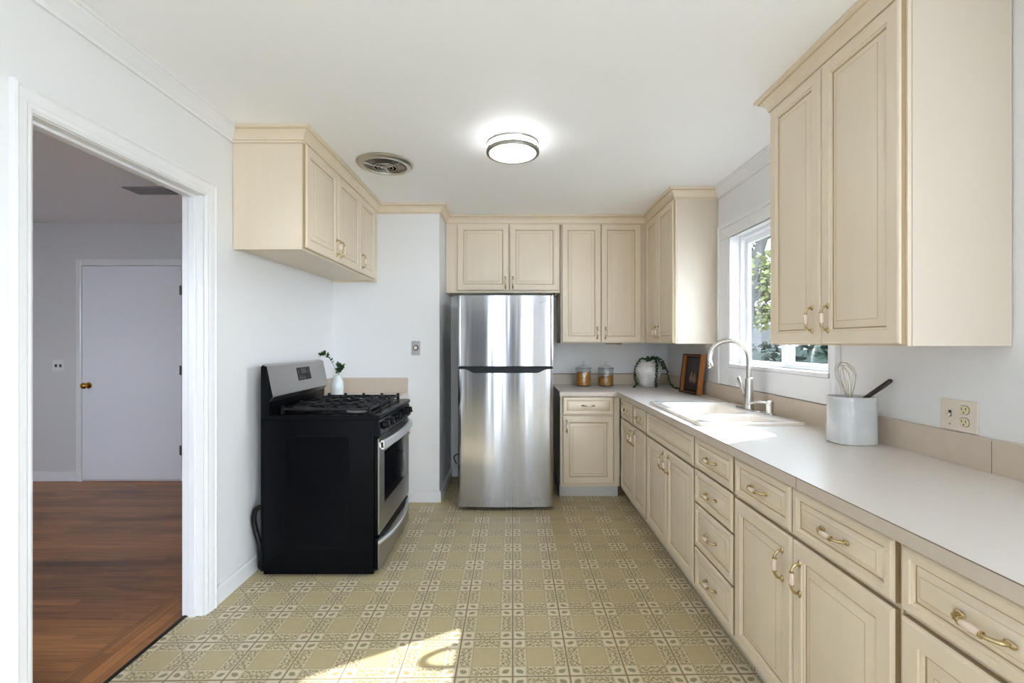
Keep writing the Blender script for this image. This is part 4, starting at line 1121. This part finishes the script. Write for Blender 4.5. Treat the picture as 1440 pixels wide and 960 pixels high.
for i, st in enumerate(sp):
    P = smoothpath(st, 6); tube(bm, P, .0016, 6)
    for j, p in enumerate(P):
        dense = i in (0, 2)
        if (not dense and j < len(P)*.45) or p.z < bz+.188: continue
        for k in range(5 if dense else 2):
            leaf(bl, p, (rnd.uniform(-1, 1), rnd.uniform(-1, 1), rnd.uniform(-.2, 1)), rnd.uniform(.020, .034), rnd.uniform(.012, .018))
obj('stems', bm, M['stem'], spr, 40); obj('leaves', bl, M['leaf'], spr, 0)

# ------------------------------------------------------------------ outside
bm = NB(); box(bm, -40, 60, -40, 60, -.5, -.25); tag(struct('ground', bm, M['soil']), 'garden ground outside the house', 'ground')
bm = NB(); box(bm, -9, 14, -14, YFRONT-.14, -.25, -.18); box(bm, XD+.14, 14, YFRONT-.14, YD, -.25, -.18); box(bm, -9, XL-.12, YFRONT-.14, -1.22, -.25, -.18)  # pale slab added out of view to bounce light inside
tag(struct('ground_reflector', bm, M['reflector_concrete']), 'unseen pale concrete slab added behind the camera to bounce light inside', 'reflector')
rnd = random.Random(5)
def foliage(bm, c, rad, n, L, W, hollow=.35):
    for _ in range(n):
        while True:
            v = Vector((rnd.uniform(-1, 1), rnd.uniform(-1, 1), rnd.uniform(-1, 1)))
            if hollow < v.length < 1: break
        p = Vector(c)+Vector((v.x*rad[0], v.y*rad[1], v.z*rad[2]))
        leaf(bm, p, (rnd.uniform(-1, 1), rnd.uniform(-1, 1), rnd.uniform(-1, .6)), L*rnd.uniform(.7, 1.3), W*rnd.uniform(.7, 1.3))
tr = thing('garden_tree', 'leaning grey-barked tree with yellow-green leaves outside the window', 'tree', (4.05, 8.0, -.25))
bm = NB()
tube(bm, smoothpath([(4.0, 8.0, -.27), (4.06, 8.0, .8), (4.10, 8.0, 1.7), (4.18, 8.0, 2.5), (4.38, 8.0, 3.1), (4.55, 8.0, 3.9), (4.6, 8.0, 4.8)], 5), [.15]*6+[.12]*10+[.09]*10+[.06]*5, 10)
for b in ([(4.36, 8.0, 3.05), (4.2, 8.1, 3.45), (4.0, 8.2, 3.7)], [(4.36, 8.0, 3.1), (4.7, 7.9, 3.35), (5.1, 7.8, 3.5)], [(4.12, 8.0, 1.9), (4.5, 8.1, 2.4), (4.9, 8.2, 2.7)], [(4.2, 8, 2.6), (3.9, 7.9, 3.0), (3.5, 7.8, 3.2)], [(4.55, 8, 3.8), (4.9, 8.1, 4.3), (5.3, 8.2, 4.6)]):
    tube(bm, smoothpath(b, 4), [.05, .05, .05, .045, .04, .035, .03, .025, .02], 8)
obj('trunk', bm, M['bark'], tr, 50)
bm = NB()
for c, r, n in (((4.55, 8.1, 2.55), (.62, .6, .45), 420), ((4.85, 8.0, 2.05), (.55, .5, .38), 300), ((4.0, 8.2, 3.6), (.6, .5, .35), 200), ((5.1, 7.9, 3.5), (.7, .6, .45), 300), ((4.5, 8.0, 4.6), (1.2, 1.0, .7), 500), ((3.5, 7.9, 3.3), (.5, .5, .35), 160), ((4.55, 8.3, 1.80), (.45, .4, .22), 200), ((4.25, 8.5, 2.9), (.5, .45, .5), 330), ((4.3, 8.4, 2.25), (.4, .4, .4), 240)):
    foliage(bm, c, r, int(n*1.9), .095, .06, .1)
obj('foliage', bm, M['tree_leaf'], tr, 0)
def hedge(label, c, rad, n, mname):
    t = thing('garden_shrub', label, 'shrub', (c[0], c[1], -.25))
    bm = NB(); foliage(bm, c, rad, n, .11, .06, .72); obj('foliage', bm, M[mname], t, 0)
    bm = NB(); 
    for k in range(5):
        a = k*1.3; tube(bm, [(c[0]+.1*math.cos(a), c[1]+.1*math.sin(a), -.27), (c[0]+rad[0]*.5*math.cos(a), c[1]+rad[1]*.5*math.sin(a), c[2])], [.03, .012], 6)
    ball(bm, c, .86, 0, 14, 10, rad); obj('branches', bm, M['hedge_leaf'], t, 40)
hedge('dark green shrub under the tree beyond the left window pane', (3.85, 7.0, .44), (.90, .55, .90), 1700, 'hedge_leaf')
hedge('dark green shrub beyond the right window pane', (3.62, 5.45, .50), (.66, .6, .90), 1700, 'hedge_leaf')
hs_ = thing('neighbouring_house', 'pale house with a grey roof behind the tree', 'house', (9, 15, -.25))
bm = NB(); box(bm, 6.2, 12.5, 14, 20, -.25, 2.1); obj('wall', bm, M['stucco'], hs_, 0)
bm = NB(); prism(bm, [(13.7, 2.1), (20.3, 2.1), (17, 3.5)], 'X', 6.0, 12.7); obj('roof', bm, M['shingle'], hs_, 0)
bm = NB(); box(bm, 7.2, 8.3, 13.97, 14.0, .9, 1.8); obj('window', bm, M['blackglass'], hs_, 0)

# ------------------------------------------------------------------ light
W = bpy.data.worlds.new('sky'); S.world = W; W.use_nodes = True
nt = W.node_tree; bg_ = nt.nodes['Background']
tc = nt.nodes.new('ShaderNodeTexCoord'); sp3 = nt.nodes.new('ShaderNodeSeparateXYZ'); link(nt, tc.outputs['Generated'], sp3.inputs[0])
link(nt, ramp(nt, sp3.outputs[2], [(0.0, (.79, .88, .98, 1)), (.6, (.69, .83, 1, 1))]), bg_.inputs[0])
bg_.inputs[1].default_value = 8.0
sun = bpy.data.lights.new('sun', 'SUN'); sun.energy = 7.0; sun.angle = math.radians(.55); sun.color = (1, .98, .96)
so = bpy.data.objects.new('sun', sun); COL.objects.link(so)
so.rotation_euler = Vector((-1.229, -.662, -1)).to_track_quat('-Z', 'Y').to_euler()
so.location = (8, 6, 8)

# ------------------------------------------------------------------ camera
cam = bpy.data.cameras.new('camera'); co = bpy.data.objects.new('camera', cam); COL.objects.link(co)
co.location = (0, 0, H); co.rotation_euler = (PI/2, 0, 0)
cam.sensor_width = 36; cam.lens = 640/1440*36; cam.clip_start = .05; cam.clip_end = 200
cam.shift_x = -1/1440; cam.shift_y = 1/1440
S.camera = co
S.view_settings.view_transform = 'Standard'; S.view_settings.look = 'None'
S.view_settings.exposure = 1.1; S.view_settings.gamma = 1; S.view_settings.use_curve_mapping = False
S.cycles.max_bounces = 12; S.cycles.diffuse_bounces = 8; S.cycles.glossy_bounces = 5; S.cycles.transparent_max_bounces = 16
S.cycles.caustics_reflective = False; S.cycles.caustics_refractive = False
S.cycles.sample_clamp_indirect = 6
